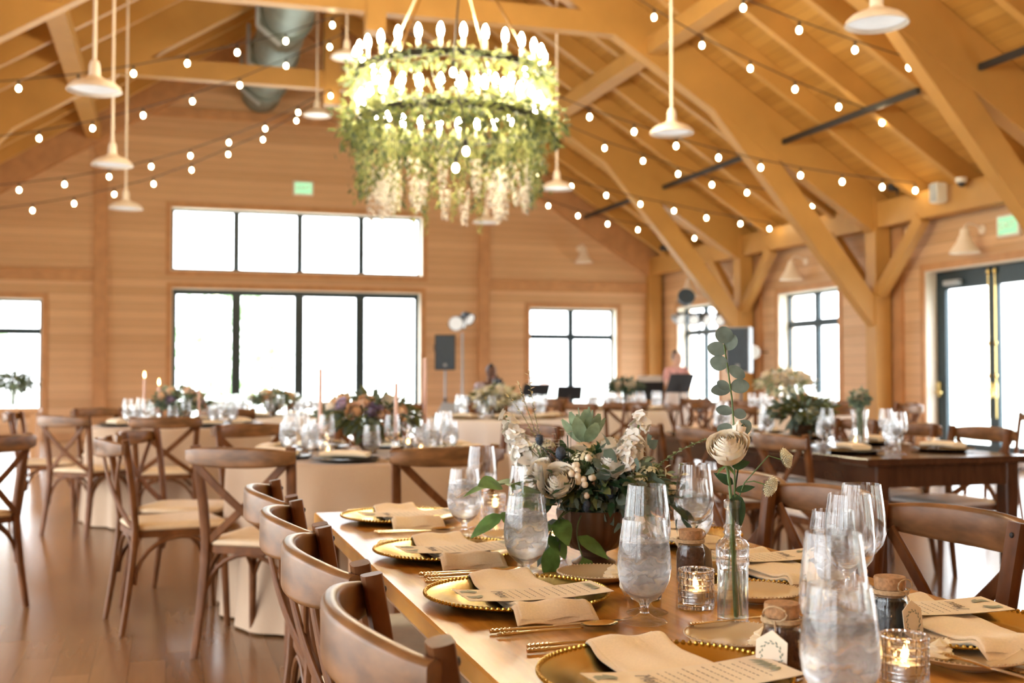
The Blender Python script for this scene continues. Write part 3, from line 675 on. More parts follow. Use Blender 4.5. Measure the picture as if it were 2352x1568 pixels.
# main table and its chairs
def farm_table(x0, x1, y0, y1, top, base, label, gap=.1):
    t = thing('farm_table', ((x0+x1)/2, (y0+y1)/2, 0), label=label, cat='table'); w, l = (x1-x0)/2, (y1-y0)/2
    mb = MB(); mb.cbox((0,0,.7425), (2*w, 2*l, .035), bev=.004); mb.build('tabletop', top, t, 30)
    mb = MB(); i = gap
    mb.box(-w+i, w-i, -l+.02, -l+.045, .62, .7248); mb.box(-w+i, w-i, l-.045, l-.02, .62, .7248); mb.box(-w+i, -w+i+.025, -l+i, l-i, .62, .7248); mb.box(w-i-.025, w-i, -l+i, l-i, .62, .7248); mb.build('apron', base, t, 0)
    for sx in (-1, 1):
        for sy in (-1, 1): mb = MB(); c = (sx*(w-i-.035), sy*(l-.053)); mb.sweep([(*c, 0), (*c, .45), (*c, .62), (*c, .724)], rr(.075, .075, .008, 1), (0,1,0), [.75, .95, 1.05, 1.05]); mb.build('leg', base, t, 20)
    return t
farm_table(.408, 1.328, .40, 3.31, 'table_wood', 'table_base_wood', 'long honey brown farm table in front, set for dinner')
def face(dx, dy): return atan2(-dx, dy)
for y, l in ((1.425,'nearest on the left side of the honey brown table'), (1.96,'second nearest on the left side of the honey brown table'), (2.44,'third nearest on the left side of the honey brown table'), (2.975,'farthest on the left side of the honey brown table')):
    put_chair(.535, y, -pi/2, 'brown crossback chair, ' + l, 'chairs at the honey brown table')
for x, y, l in ((1.34,2.05,'nearest on the right side of the honey brown table'), (1.34,2.55,'middle one on the right side of the honey brown table'), (1.345,3.0,'farthest on the right side, behind the tall wine glass')):
    put_chair(x, y, pi/2+.03, 'brown crossback chair, ' + l, 'chairs at the honey brown table')
# dark table on the right
farm_table(3.165, 4.10, 4.64, 7.2, 'dark_table_wood', 'dark_table_wood', 'dark brown farm table on the right, seen from its end', .06)
for x, y, r, l in ((3.2,5.05,-pi/2,'nearest on the left side of the dark farm table'), (3.13,5.83,-pi/2,'middle one on the left side of the dark farm table'), (3.08,6.4,-pi/2-.1,'farthest on the left side of the dark farm table')):
    put_chair(x, y, r, 'white cushioned crossback chair, ' + l, 'chairs at the dark farm table', chair_w)
for x, y, r, l in ((4.1,5.3,pi/2+.05,'nearest on the right side of the dark farm table'), (4.06,5.86,pi/2,'second on the right side of the dark farm table'), (4.1,6.5,pi/2,'farthest on the right side of the dark farm table')):
    put_chair(x, y, r, 'white cushioned crossback chair, ' + l, 'chairs at the dark farm table', chair_w)
put_chair(6.5, 7.7, .5, 'crossback chair alone at the right edge before the double doors', None, chair_w)
put_chair(-1.0, 6.15, .9, 'crossback chair cut off by the left edge of the picture')
# round linen tables
def round_table(cx, cy_, linen, label, cloth_label, seed, r=.70, pool=None):
    t = thing('round_table', (cx, cy_, 0), label=label, cat='table')
    mb = MB(); mb.lathe([(0,.745),(r-.004,.745),(r,.74),(r,.72),(r-.01,.715),(0,.715)], 40); mb.build('tabletop', 'table_base_wood', t)
    mb = MB(); mb.lathe([(0,.714),(.06,.714),(.06,.06),(.3,.02),(.3,0),(0,0)], 16); mb.build('pedestal', 'table_base_wood', t)
    rnd = random.Random(seed); ph = [rnd.uniform(0, 6.28) for _ in range(4)]
    def wave(a, z):
        k = max(0, (.74-z)/.74)**.7
        return 1 + k*(.026*sin(14*a+ph[0]) + .016*sin(23*a+ph[1]) + .012*sin(5*a+ph[2]) + .01) + (k**4*.14*max(0, cos(a-pool))**30 if pool is not None else 0)
    mb = MB(); prof = [(0,.753),(r*.5,.753),(r-.02,.753),(r+.004,.748),(r+.012,.735)] + [(r+.014+.02*k/8, .735-.725*k/8) for k in range(1, 9)]
    mb.lathe(prof, 150, wave=wave); c = mb.build('tablecloth', linen, None, 60, loc=(cx, cy_, .002)); tag(c, cloth_label, 'tablecloth', 'cloths on the round tables')
    return t
TABLES = {'B': (.99, 5.76), 'C': (.1, 9.6), 'D': (1.0, 11.5), 'E': (3.05, 10.4), 'F': (5.2, 12.5), 'G': (6.25, 10.5)}
TN = {'B': 'nearest round table', 'C': 'round table at the left', 'D': 'round table before the big glass doors', 'E': 'round table behind the white flower spikes', 'F': 'far round table near the musicians', 'G': 'round table before the right wall windows'}
for k, (q, (x, y)) in enumerate(TABLES.items()):
    round_table(x, y, 'linen' if q in 'BC' else 'linen_white', 'round dinner table under a cloth, ' + TN[q].replace('round table', 'the one').replace('the one', 'the one') , ('beige' if q in 'BC' else 'white') + ' floor length linen on the ' + TN[q], k+2, pool=-2.35 if q == 'B' else None)
# chairs of the nearest round table, as they stand
for x, y, fx, fy, l in ((.02,5.60,.95,.2,'nearest on its left, seen from the side'), (.10,6.2,.92,-.35,'second on its left, half hidden'), (.43,4.93,.55,.83,'back towards us, left of the honey table corner'), (1.07,4.80,-.12,1,'back towards us, right of the table middle'), (.57,6.65,.35,-.93,'facing us from its far left'), (1.83,6.25,-.85,-.45,'at its far right side'), (1.17,6.75,-.2,-1,'behind its flowers')):
    put_chair(x, y, face(fx, fy), 'brown chair at the nearest round table, ' + l, 'chairs at the nearest round table')
# C
for x, y, fx, fy, l in ((-.54,8.93,.66,.75,'back angled towards us at its left front'), (.0,8.57,.05,1,'back towards us at its front'), (-.9,9.75,1,-.05,'seen from the side at the far left edge'), (-.45,10.42,.5,-.8,'on its far left side'), (1.08,9.5,-1,.1,'at its right side')):
    put_chair(x, y, face(fx, fy), 'crossback chair at the left round table, ' + l, 'chairs at the left round table')
for q in 'DEFG':
    cx, cy_ = TABLES[q]; cs = []
    for k in range(8):
        a = 2*pi*(k+.5)/8 + (.2 if q in 'EG' else 0); x, y = cx + 1.0*cos(a), cy_ + 1.0*sin(a)
        if q in 'DE' and sin(a) < -.2 and not (q == 'D' and cos(a) < 0): continue
        if any(o.name.startswith('crossback') and hypot(o.location.x-x, o.location.y-y) < .62 for o in ALL): continue
        cs.append(put_chair(x, y, face(-cos(a), -sin(a))))
    rank(cs, 'crossback chair at the ' + TN[q] + ', {}', 'chair', 'chairs at the ' + TN[q])
# console table at the left window
t = thing('console_table', (-2.3, 14.3, 0), label='long wooden console table below the left end window', cat='table')
mb = MB(); mb.cbox((0,0,.75), (1.75,.45,.05), bev=.005); mb.build('tabletop', 'trim_wood', t)
for sx in (-1, 1):
    for sy in (-1, 1): mb = MB(); mb.cbox((sx*.82, sy*.17, .362), (.07,.07,.724)); mb.build('leg', 'trim_wood', t, 0)

# ------------------------------------------------------------------ tableware
TT = .7608
def make_goblet(seg=28, water=True):
    """stemmed water goblet with iced water"""
    t = thing('water_goblet')
    mb = MB(); mb.lathe([(0,0),(.034,0),(.037,.0015),(.034,.004),(.016,.009),(.0075,.015),(0,.0152)], seg); mb.build('foot', 'thin_glass', t, 60)
    out = [(0,.0154),(.0075,.0154),(.0062,.024),(.009,.031),(.02,.038),(.032,.050),(.0405,.068),(.0435,.088),(.0425,.108),(.039,.135),(.0345,.165)]
    inn = [(.0333,.165),(.0378,.135),(.0412,.108),(.0421,.088),(.039,.069),(.0305,.052),(.018,.0415),(.006,.0385),(0,.038)]
    mb = MB(); mb.lathe(out + inn, seg); mb.build('glass_body', 'goblet_glass', t, 60)
    if water:
        w = [(0,.0383),(.0062,.0388),(.0182,.0418),(.0307,.0523),(.0392,.0693),(.0423,.088),(.0414,.108),(.0385,.130),(.030,.1315),(0,.131)]
        mb = MB(); mb.lathe(w, seg); mb.build('iced_water', 'ice_water', t, 60)
        rnd = random.Random(4); mb = MB()
        for k in range(5): a = k*1.3; mb.cbox((.018*cos(a), .018*sin(a), .124+.004*(k%2)), (.02,.02,.018), rz=a*2, rx=.4*k, bev=.004)
        if seg > 20: mb.build('ice_cubes', 'ice_water', t, 40)
    return t
def make_wine(seg=28):
    t = thing('wine_glass')
    mb = MB(); mb.lathe([(0,0),(.033,0),(.035,.0012),(.03,.004),(.01,.010),(.0045,.02),(0,.0202)], seg); mb.build('foot', 'thin_glass', t, 60)
    out = [(0,.0204),(.0045,.0204),(.0036,.05),(.004,.078),(.0085,.088),(.022,.097),(.034,.112),(.0392,.130),(.0392,.148),(.0365,.175),(.0315,.213)]
    inn = [(.0307,.213),(.0356,.175),(.0381,.148),(.038,.130),(.0325,.113),(.02,.0995),(.006,.0925),(0,.092)]
    mb = MB(); mb.lathe(out + inn, seg); mb.build('glass_body', 'glass', t, 60); return t
gob_n, gob_f, win_n, win_f = make_goblet(40), make_goblet(18), make_wine(40), make_wine(18)
def rest(pr, x, y, label, cat, group=None, rz=0, z=TT): return place(pr, (x, y, z), rz, label, cat, group)
for x, y, l in ((0.709,1.094,'largest, at the bottom edge in front'), (.734,1.686,'in front of a plain wine glass and the flowers'), (.663,2.089,'left of the bronze flower bowl'), (.705,2.725,'far left beside the farthest charger'), (1.115,2.289,'between the flower bowl and the bud vase rose'), (1.09,1.7,'seen through the tall wine glasses on the right')):
    rest(gob_n, x, y, 'stemmed goblet of iced water, ' + l, 'water goblet', 'iced water goblets on the honey brown table')
for x, y, l in ((0.742,1.157,'right behind the largest iced goblet'), (.768,1.752,'right behind the goblet left of the candle'), (.70,2.20,'behind the goblet left of the flower bowl'), (.778,2.828,'at the far end of the table on the left'), (1.042,2.134,'taller one right of the flower bowl'), (1.008,1.527,'before the rail of the nearest right chair'), (1.12,1.66,'half hidden behind another wine glass on the right')):
    rest(win_n, x, y, 'empty clear wine glass, ' + l, 'wine glass', 'wine glasses on the honey brown table')
# chargers
def make_charger(mat, bead=True, seg=64):
    t = thing('charger_plate')
    mb = MB(); mb.lathe([(0,.004),(.10,.004),(.112,.006),(.128,.0125),(.155,.0155),(.162,.017),(.1635,.0155),(.155,.0125),(.13,.008),(.112,.0),(0,0)], seg); mb.build('plate', mat, t, 50)
    if bead:
        mb = MB()
        for k in range(110): a = 2*pi*k/110; mb.ball((.1615*cos(a), .1615*sin(a), .0172), .0036, 6, 4)
        mb.build('beaded_rim', mat, t)
    return t
charger = make_charger('gold')
def make_menu():
    t = thing('menu_card')
    L, w = .128, .052; mb = MB(); n = 10
    z = lambda u: .0015 + .006*(u*u)
    mb.add([(-L+2*L*k/n, s*w, z(-1+2*k/n)+h) for h in (0, .0007) for s in (-1, 1) for k in range(n+1)], [(k, k+1, n+2+k, n+1+k) for k in range(n)] + [(2*n+2+k, 3*n+3+k, 3*n+4+k, 2*n+3+k) for k in range(n)])
    mb.build('card', 'card', t, 60)
    zz = lambda x: z(x/L) + .0011
    mb = MB()
    for r in range(11):
        x = -.045 + r*.0135; ln = [.034,.03,.038,.028,.036,.022][r % 6]; q = -ln
        rnd = random.Random(r)
        while q < ln: d = rnd.uniform(.004,.009); mb.add([(x-.0007, q, zz(x)), (x+.0007, q, zz(x)), (x+.0007, q+d, zz(x)), (x-.0007, q+d, zz(x))], [(0,1,2,3)]); q += d + .003
    mb.build('text_lines', 'ink', t, 0, False)
    f = bpy.data.curves.new('heading', 'FONT'); f.body = 'Menu'; f.size = .026; f.shear = .35; f.align_x = 'CENTER'; f.extrude = .0001; f.materials.append(M['ink'])
    o = link('heading', solid(f), t, (-.066, 0, zz(-.07)+.0006)); o.rotation_euler = (0, 0, -pi/2)
    mb = MB()
    for y0, s in ((-.03, 1), (.034, -1)):
        for k in range(6): a = 2.4 + k*.28*s + (0 if s > 0 else 1.4); mb.leaf((-.115 + .004*k, y0 + s*.004*k, zz(-.112)+.0004), (cos(a)*.8+.3, sin(a), 0), (0,0,1), .026, .012, 0, 0, 4)
    for k in range(5): mb.leaf((.118, .02-.008*k, zz(.118)+.0004), (-.7, .5-.2*k, 0), (0,0,1), .022, .009, 0, 0, 4)
    mb.build('printed_leaves', 'print_green', t, 0, False)
    return t
def make_napkin():
    """folded linen napkin lying across the plate, its ends dropping over the rim"""
    t = thing('folded_napkin')
    def sheet(mb, w0, w1, L0, L1, z0, th, seedv):
        ny, nx = 44, 16; top = []; bot = []
        for j in range(ny+1):
            f = .5 + .5*sin(pi*(j/ny-.5)); y = L0 + (L1-L0)*f; row = []; rb = []
            for k in range(nx+1):
                u = sin(pi*(k/nx-.5)); w = w0 + (w1-w0)*f; x = w*u*(1 + .05*sin(y*23+seedv))
                d = abs(y)-.135; z = z0 + .0115*min(1, max(0, (abs(y)-.085)/.06))**2 - (0 if d < .025 else min(.02, (d-.025)*.7)) + .0022*sin(5*u+seedv+y*9) + .0015*sin(y*17+seedv)
                e = min(1, (1-abs(u))*w/.007, min(y-L0, L1-y)/.010); e = sqrt(max(0, 1-(1-e)**2))
                row.append((x, y, z + th*.5 + th*.5*e)); rb.append((x, y, z + th*.5 - th*.5*e))
            top.append(row); bot.append(rb)
        vs = [p for r in top for p in r] + [p for r in bot for p in r]; n = nx+1; o = (ny+1)*n; fs = []
        for j in range(ny):
            for k in range(nx):
                a = j*n+k; fs += [(a, a+1, a+n+1, a+n), (o+a, o+a+n, o+a+n+1, o+a+1)]
        for j in range(ny): a, b = j*n, j*n+nx; fs += [(a, a+n, o+a+n, o+a), (b, o+b, o+b+n, b+n)]
        for k in range(nx): a, b = k, ny*n+k; fs += [(a, o+a, o+a+1, a+1), (b, b+1, o+b+1, o+b)]
        mb.add(vs, fs)
    mb = MB(); sheet(mb, .066, .060, -.190, .185, .0068, .008, 0); mb.build('lower_fold', 'napkin', t, 70)
    mb = MB(); sheet(mb, .065, .058, -.187, .178, .0142, .006, 2.0); mb.build('upper_fold', 'napkin', t, 70)
    return t
def handle(mb, x0, x1, w, h=.004):
    P = [(x0+(x1-x0)*k/8, 0, h + .001*sin(pi*k/8)) for k in range(9)]
    mb.sweep(P, [(.5*cos(2*pi*q/8), .5*sin(2*pi*q/8)) for q in range(8)], scale=[(w*(.75 if k == 0 else (1-.06*k)), .0055*(1-.05*k)) for k in range(9)])
    for k in range(5): mb.ball((x0+.004+k*.007, 0, h+.0015), (.003, w*.42, .003), 6, 4)
def make_knife():
    t = thing('dinner_knife'); mb = MB(); handle(mb, 0, .105, .012); mb.build('handle', 'champagne_metal', t)
    mb = MB(); mb.prism([(.103,-.003),(.105,.006),(.15,.0085),(.20,.0085),(.225,.004),(.228,-.002),(.2,-.004)], 2, .0042, .0056); mb.build('blade', 'champagne_metal', t, 20); return t
def bowl_of(mb, c, rx, ry):
    V0 = []; F = []; n, m = 12, 4
    for l, dz in ((0, 0), (1, .0012)):
        for j in range(m+1):
            r = j/m
            for q in range(n): a = 2*pi*q/n; V0.append((c[0]+rx*r*cos(a), ry*r*sin(a)*(1+.15*cos(a)), c[2]-.006*(1-r*r)+dz))
    for l in (0, 1):
        for j in range(m):
            for q in range(n): A = l*(m+1)*n + j*n; F.append((A+q, A+(q+1)%n, A+n+(q+1)%n, A+n+q))
    mb.add(V0, F)
def make_spoon():
    t = thing('dinner_spoon'); mb = MB(); handle(mb, 0, .14, .011); mb.build('handle', 'champagne_metal', t)
    mb = MB(); bowl_of(mb, (.168,0,.0085), .032, .019); mb.build('spoon_bowl', 'champagne_metal', t, 60); return t
def make_fork(mat='champagne_metal'):
    t = thing('dinner_fork'); mb = MB(); handle(mb, 0, .135, .010); mb.build('handle', mat, t)
    mb = MB(); mb.sweep([(.13,0,.0045),(.145,0,.004),(.16,0,.0035)], rr(1, 1, .2, 1), scale=[(.007,.003),(.018,.0022),(.024,.0022)])
    for y in (-.0095,-.0032,.0032,.0095): mb.sweep([(.158,y,.0035),(.18,y,.0045),(.203,y*.95,.009)], rr(1, 1, .2, 1), scale=[(.0045,.002),(.0036,.002),(.0022,.0014)])
    mb.build('tines', mat, t, 30); return t
menu, napkin, knife, spoon, fork = make_menu(), make_napkin(), make_knife(), make_spoon(), make_fork()
def turn(x, y, rz, dx, dy): return x + cos(rz)*dx - sin(rz)*dy, y + sin(rz)*dx + cos(rz)*dy
def setting(x, y, rz, who, jit=0.0, fk=.20, ns=.03):
    """one place setting; rz = 0 for a guest sitting on the left side and looking along +x"""
    rest(charger, x, y, 'gold beaded charger plate ' + who, 'charger plate', 'gold chargers on the honey brown table', rz)
    a = turn(x, y, rz, .01, -.01); rest(napkin, *a, 'folded beige napkin across the plate ' + who, 'napkin', 'napkins on the honey brown table', rz+jit*.3)
    a = turn(x, y, rz, .005, -.075); rest(menu, *a, 'printed menu card with leaf sprigs on the plate ' + who, 'menu card', 'menu cards on the honey brown table', rz+.06+jit, TT+.0235)
    a = turn(x, y, rz, -.115, -.205-ns); rest(knife, *a, 'ornate dinner knife beside the plate ' + who, 'knife', 'knives on the honey brown table', rz+.05)
    a = turn(x, y, rz, -.11, -.23-ns); rest(spoon, *a, 'ornate dinner spoon beside the plate ' + who, 'spoon', 'spoons on the honey brown table', rz+.06)
    for k in (0, 1):
        a = turn(x, y, rz, -.12+.008*k, fk+.026*k); rest(fork, *a, ('inner' if k == 0 else 'outer') + ' ornate dinner fork beside the plate ' + who, 'fork', 'forks on the honey brown table', rz+.05-.02*k)
setting(.612, 1.345, 0, 'cut off by the bottom edge', .02)
setting(.59, 1.913, 0, 'before the second nearest left chair', -.02)
setting(.592, 2.435, 0, 'before the third nearest left chair', .01)
setting(.612, 3.06, 0, 'at the far left of the table', 0)
setting(1.155, 1.47, pi, 'at the right edge of the picture', -.25)
setting(1.16, 1.995, pi, 'behind the bud vase', -.1)
setting(1.165, 2.50, pi, 'before the middle right chair', 0)
# bread plates with butter
def make_bread_plate():
    t = thing('bread_plate')
    mb = MB(); mb.lathe([(0,.006),(.05,.006),(.062,.011),(.078,.0165),(.0805,.0175),(.081,.0165),(.064,.008),(.052,.002),(.045,.002),(.045,0),(0,0)], 56); mb.build('plate', 'ceramic', t, 50)
    mb = MB()
    for k in range(72): a = 2*pi*k/72; mb.ball((.079*cos(a), .079*sin(a), .0178), .0017, 6, 4)
    mb.build('beaded_rim', 'ceramic', t); return t
def make_butter():
    t = thing('butter_rosette'); mb = MB(); mb.lathe([(0,0),(.019,0),(.0215,.004),(.016,.008),(.0175,.011),(.011,.015),(.012,.018),(.005,.022),(0,.027)], 30, wave=lambda a, z: 1+.12*sin(6*a+z*250)); mb.build('butter', 'butter', t, 60); return t
bread, butter = make_bread_plate(), make_butter(); bk = []
for x, y, l, b, kn in ((.805,1.505,'in front of the glass bud vase',(.02,-.035),1.0), (1.0,1.80,'right of the bud vase',None,None), (.80,2.06,'under the bronze flower bowl',(.025,-.02),None), (1.052,1.315,'behind the right candle at the right edge',(-.03,.02),-.55), (.80,2.60,'left of the flowers at the far charger',None,None)):
    rest(bread, x, y, 'small cream beaded bread plate ' + l, 'bread plate', 'bread plates on the honey brown table')
    if b: rest(butter, x+b[0], y+b[1], 'butter rosette on the bread plate ' + l, 'butter', 'butter rosettes', z=TT+.0065)
    if kn is not None: o = rest(knife, x-.05, y+.04*(1 if kn > 0 else -1)+.02, 'butter knife resting on the bread plate ' + l, 'butter knife', 'butter knives', kn-.9, TT+.0175); o.scale = (.75,.75,.75)
# favour jars with cork and hang tag
def make_jar(fill, ang=0):
    t = thing('favor_jar')
    mb = MB(); mb.lathe([(0,0),(.026,0),(.028,.003),(.028,.052),(.024,.064),(.0235,.07),(.026,.072),(.026,.078),(.0225,.079),(.0215,.07),(.022,.063),(.026,.051),(.026,.004),(0,.004)], 32); mb.build('glass_jar', 'glass', t, 50)
    mb = MB(); mb.lathe([(0,.0038),(.0262,.0042),(.0262,.051),(.0222,.0628),(.012,.066),(0,.064)], 24); mb.build('filling', fill, t, 60)
    mb = MB(); mb.lathe([(0,.068),(.0208,.068),(.0235,.094),(.0225,.097),(0,.097)], 28); mb.build('cork', 'cork', t, 40)
    mb = MB()
    for k in range(3): mb.tube([(.0265*cos(q*pi/10), .0265*sin(q*pi/10), .0735+.0022*k) for q in range(20)], .0013, 5, True)
    ca, sa = cos(ang), sin(ang); P = lambda r, u, z: (ca*r - sa*u, sa*r + ca*u, z)
    mb.tube([P(.027, .016*sin(q*2*pi/12), .083+.012*(1-cos(q*2*pi/12))*.8-.006) for q in range(12)], .0012, 5, True); mb.tube([P(.027,0,.078), P(.034,.004,.06)], .0012, 5)
    mb.build('twine', 'twine', t)
    mb = MB(); w = .021; h = .03; C = (.036, .068); poly = [(0,0),(w,-.014),(w,-.046),(0,-.06),(-w,-.046),(-w,-.014)]
    vs = [P(C[0]+.12*abs(z)+d, u, C[1]+z) for d in (0,.0008) for u, z in poly]; mb.add(vs, [(5,4,3,2,1,0),(6,7,8,9,10,11)] + [(q,(q+1)%6,6+(q+1)%6,6+q) for q in range(6)]); tg = mb.build('hang_tag', 'card', t, 0)
    mb = MB()
    for k in range(26):
        a = 2*pi*k/26; u = .0135*cos(a); z = -.031+.0155*sin(a); q = V(P(C[0]+.12*abs(z)+.0013, u, C[1]+z)); b = a+1.1+(k%2)*.9
        d = V(P(0, cos(b), sin(b))); mb.leaf(q, d, V(P(1,0,.1)), .0055, .0026, 0, 0, 2)
    mb.build('printed_wreath', 'print_green', tg, 0, False)
    return t
brown, dark = 'spice', 'black_plate'
view = lambda x, y: atan2(-y, -x)
for x, y, f, l, da in ((.775,1.33,'spice','brown jar with hexagon tag, left of the largest goblet',-.35), (1.03,1.457,'dark','dark pebble jar right of the largest goblet',.9), (.973,2.01,'spice','brown jar behind the candle',2.5), (.815,1.865,'dark','dark jar hidden behind the goblet, tag showing',-1.0)):
    j = make_jar('spice' if f == 'spice' else 'black_plate', view(x, y)+da); j.location = (x, y, TT); tag(j, 'cork stoppered favor ' + l, 'jar', 'favor jars')
    if f == 'dark':
        for k in range(11):
            mb = MB(); a = k*2.4; mb.ball((.0205*cos(a), .0205*sin(a), .014+.0042*k), (.0062,.0062,.005), 8, 5); mb.build('pebble', 'grey_gear' if k % 3 == 0 else 'ceramic', j)
# cut glass candle holders
def make_votive(lit=True):
    t = thing('candle_votive'); prof = [(0,0),(.029,0)]; z = 0
    for k in range(6): prof += [(.031, .002+.0105*k), (.031, .0095+.0105*k), (.0295, .0112+.0105*k)]
    prof += [(.031,.066),(.0285,.066),(.0275,.012),(0,.012)]
    mb = MB(); mb.lathe(prof, 48, wave=lambda a, z: 1 - (.045 if (a*12/(2*pi)) % 1 < .2 else 0)); mb.build('cut_glass_holder', 'cut_glass', t, 25)
    mb = MB(); mb.lathe([(0,.0125),(.0195,.0125),(.02,.028),(.0185,.028),(.0185,.027),(0,.027)], 24); mb.build('tealight', 'tin', t)
    mb = MB(); mb.lathe([(0,.0275),(.018,.0275),(.018,.0285),(0,.029)], 20); mb.build('wax', 'wax', t)
    if lit: mb = MB(); mb.lathe([(0,.031),(.0028,.034),(.0038,.038),(.0022,.045),(0,.053)], 10); mb.build('flame', 'flame', t)
    return t
votive = make_votive()
for x, y, l in ((.864,1.765,'between the goblet and the bud vase'), (.90,1.245,'at the bottom edge, right of the largest goblet'), (.88,3.06,'at the far end of the table'), (.80,2.33,'left of the bronze bowl behind a goblet')):
    rest(votive, x, y, 'lit tealight in a cut glass holder ' + l, 'candle', 'cut glass tealights')

# ------------------------------------------------------------------ flowers
def rose_mb(r, n=26, seed=1, open_=1.0, mb=None, c=(0,0,0), q=None):
    """spiral of overlapping cupped petals, face up along +z"""
    mb = mb or MB(); rnd = random.Random(seed); c = V(c)
    mb.ball(c + (q @ V((0,0,r*.25)) if q else V((0,0,r*.25))), r*.24, 10, 7)
    for i in range(n):
        t = i/(n-1); ang = i*2.3998 + rnd.uniform(-.25,.25); Rt = r*(.20 + .74*t); tip = r*(.80 - .46*t**1.3 + rnd.uniform(-.04,.04)); wid = 1.5 - .55*t; vs = []; m = 7
        for j in range(m+1):
            v = j/m
            for k in range(m+1):
                u = -1 + 2*k/m; a = ang + u*wid*(1-.1*v)
                g = Rt*sin(pi*(.06 + .50*v**.75))*(1 - .55*(1-t)*v**3) + r*.34*t*t*max(0, v-.62)**1.5*2.4*(1-.35*u*u) + .012*r*rnd.uniform(-1,1) + .02*r*sin(5*u+i)*v
                z = r*(-.78) + (tip + .78*r)*v*(1 - .03*u*u*v) - r*.30*t*t*max(0, v-.75)
                vs.append(V((g*cos(a), g*sin(a), z)))
        if q: vs = [q @ p for p in vs]
        mb.add([c + p for p in vs], [(j*(m+1)+k, j*(m+1)+k+1, (j+1)*(m+1)+k+1, (j+1)*(m+1)+k) for j in range(m) for k in range(m)])
    return mb
def aim(d): return V((0,0,1)).rotation_difference(V(d).normalized()).to_matrix()
def floret(mb, c, d, r, n=5, mi=0, rnd=random):
    d = V(d).normalized(); q = aim(d); a0 = rnd.uniform(0, 6)
    for k in range(n):
        a = a0 + 2*pi*k/n; v = q @ V((cos(a), sin(a), .25)); mb.leaf(c, v, d, r*rnd.uniform(.85,1.15), r*.85, .15, .22, 3 if r < .01 else 6, mi, .5 if r < .01 else 1)
def spike(mb, p0, p1, n, r, rnd, mi=0, size=.018):
    """stock or delphinium: ruffled florets along a stem"""
    p0, p1 = V(p0), V(p1); ax = (p1-p0)
    for k in range(n):
        t = rnd.random(); v = V((rnd.gauss(0,1), rnd.gauss(0,1), rnd.gauss(0,.6))).normalized(); w = r*(1-.55*t)
        floret(mb, p0 + ax*t + v*w*.5, v + ax.normalized()*.4, size*(1.15-.5*t)*rnd.uniform(.8,1.2), 5, mi, rnd)
def branch(mb, pts, nl, L, w, rnd, mi=0, si=1, r=.0018, flat=None, bend=.25):
    pts = [V(p) for p in pts]; P = [pts[0]*(1-t)**2 + pts[1]*2*t*(1-t) + pts[2]*t*t for t in [k/10 for k in range(11)]]
    mb.tube(P, r, 5, mi=si)
    for k in range(nl):
        t = .12 + .88*(k+1)/nl; j = min(9, int(t*10)); p = P[j] + (P[j+1]-P[j])*(t*10-j) if t < 1 else P[10]
        ax = (P[min(10,j+1)]-P[j]).normalized(); side = ax.cross(V((0,0,1)) if flat is None else V(flat)); side = side.normalized() if side.length > .01 else V((1,0,0))
        d = ax*.6 + side*(1 if k % 2 else -1)*.9 + V((rnd.uniform(-.3,.3), rnd.uniform(-.3,.3), rnd.uniform(-.2,.3)))
        if k == nl-1: d = ax
        mb.leaf(p, d, V((rnd.uniform(-.4,.4), -.5+rnd.uniform(-.4,.4), 1)), L*rnd.uniform(.8,1.15), w*rnd.uniform(.85,1.1), bend, .1, 5, mi)
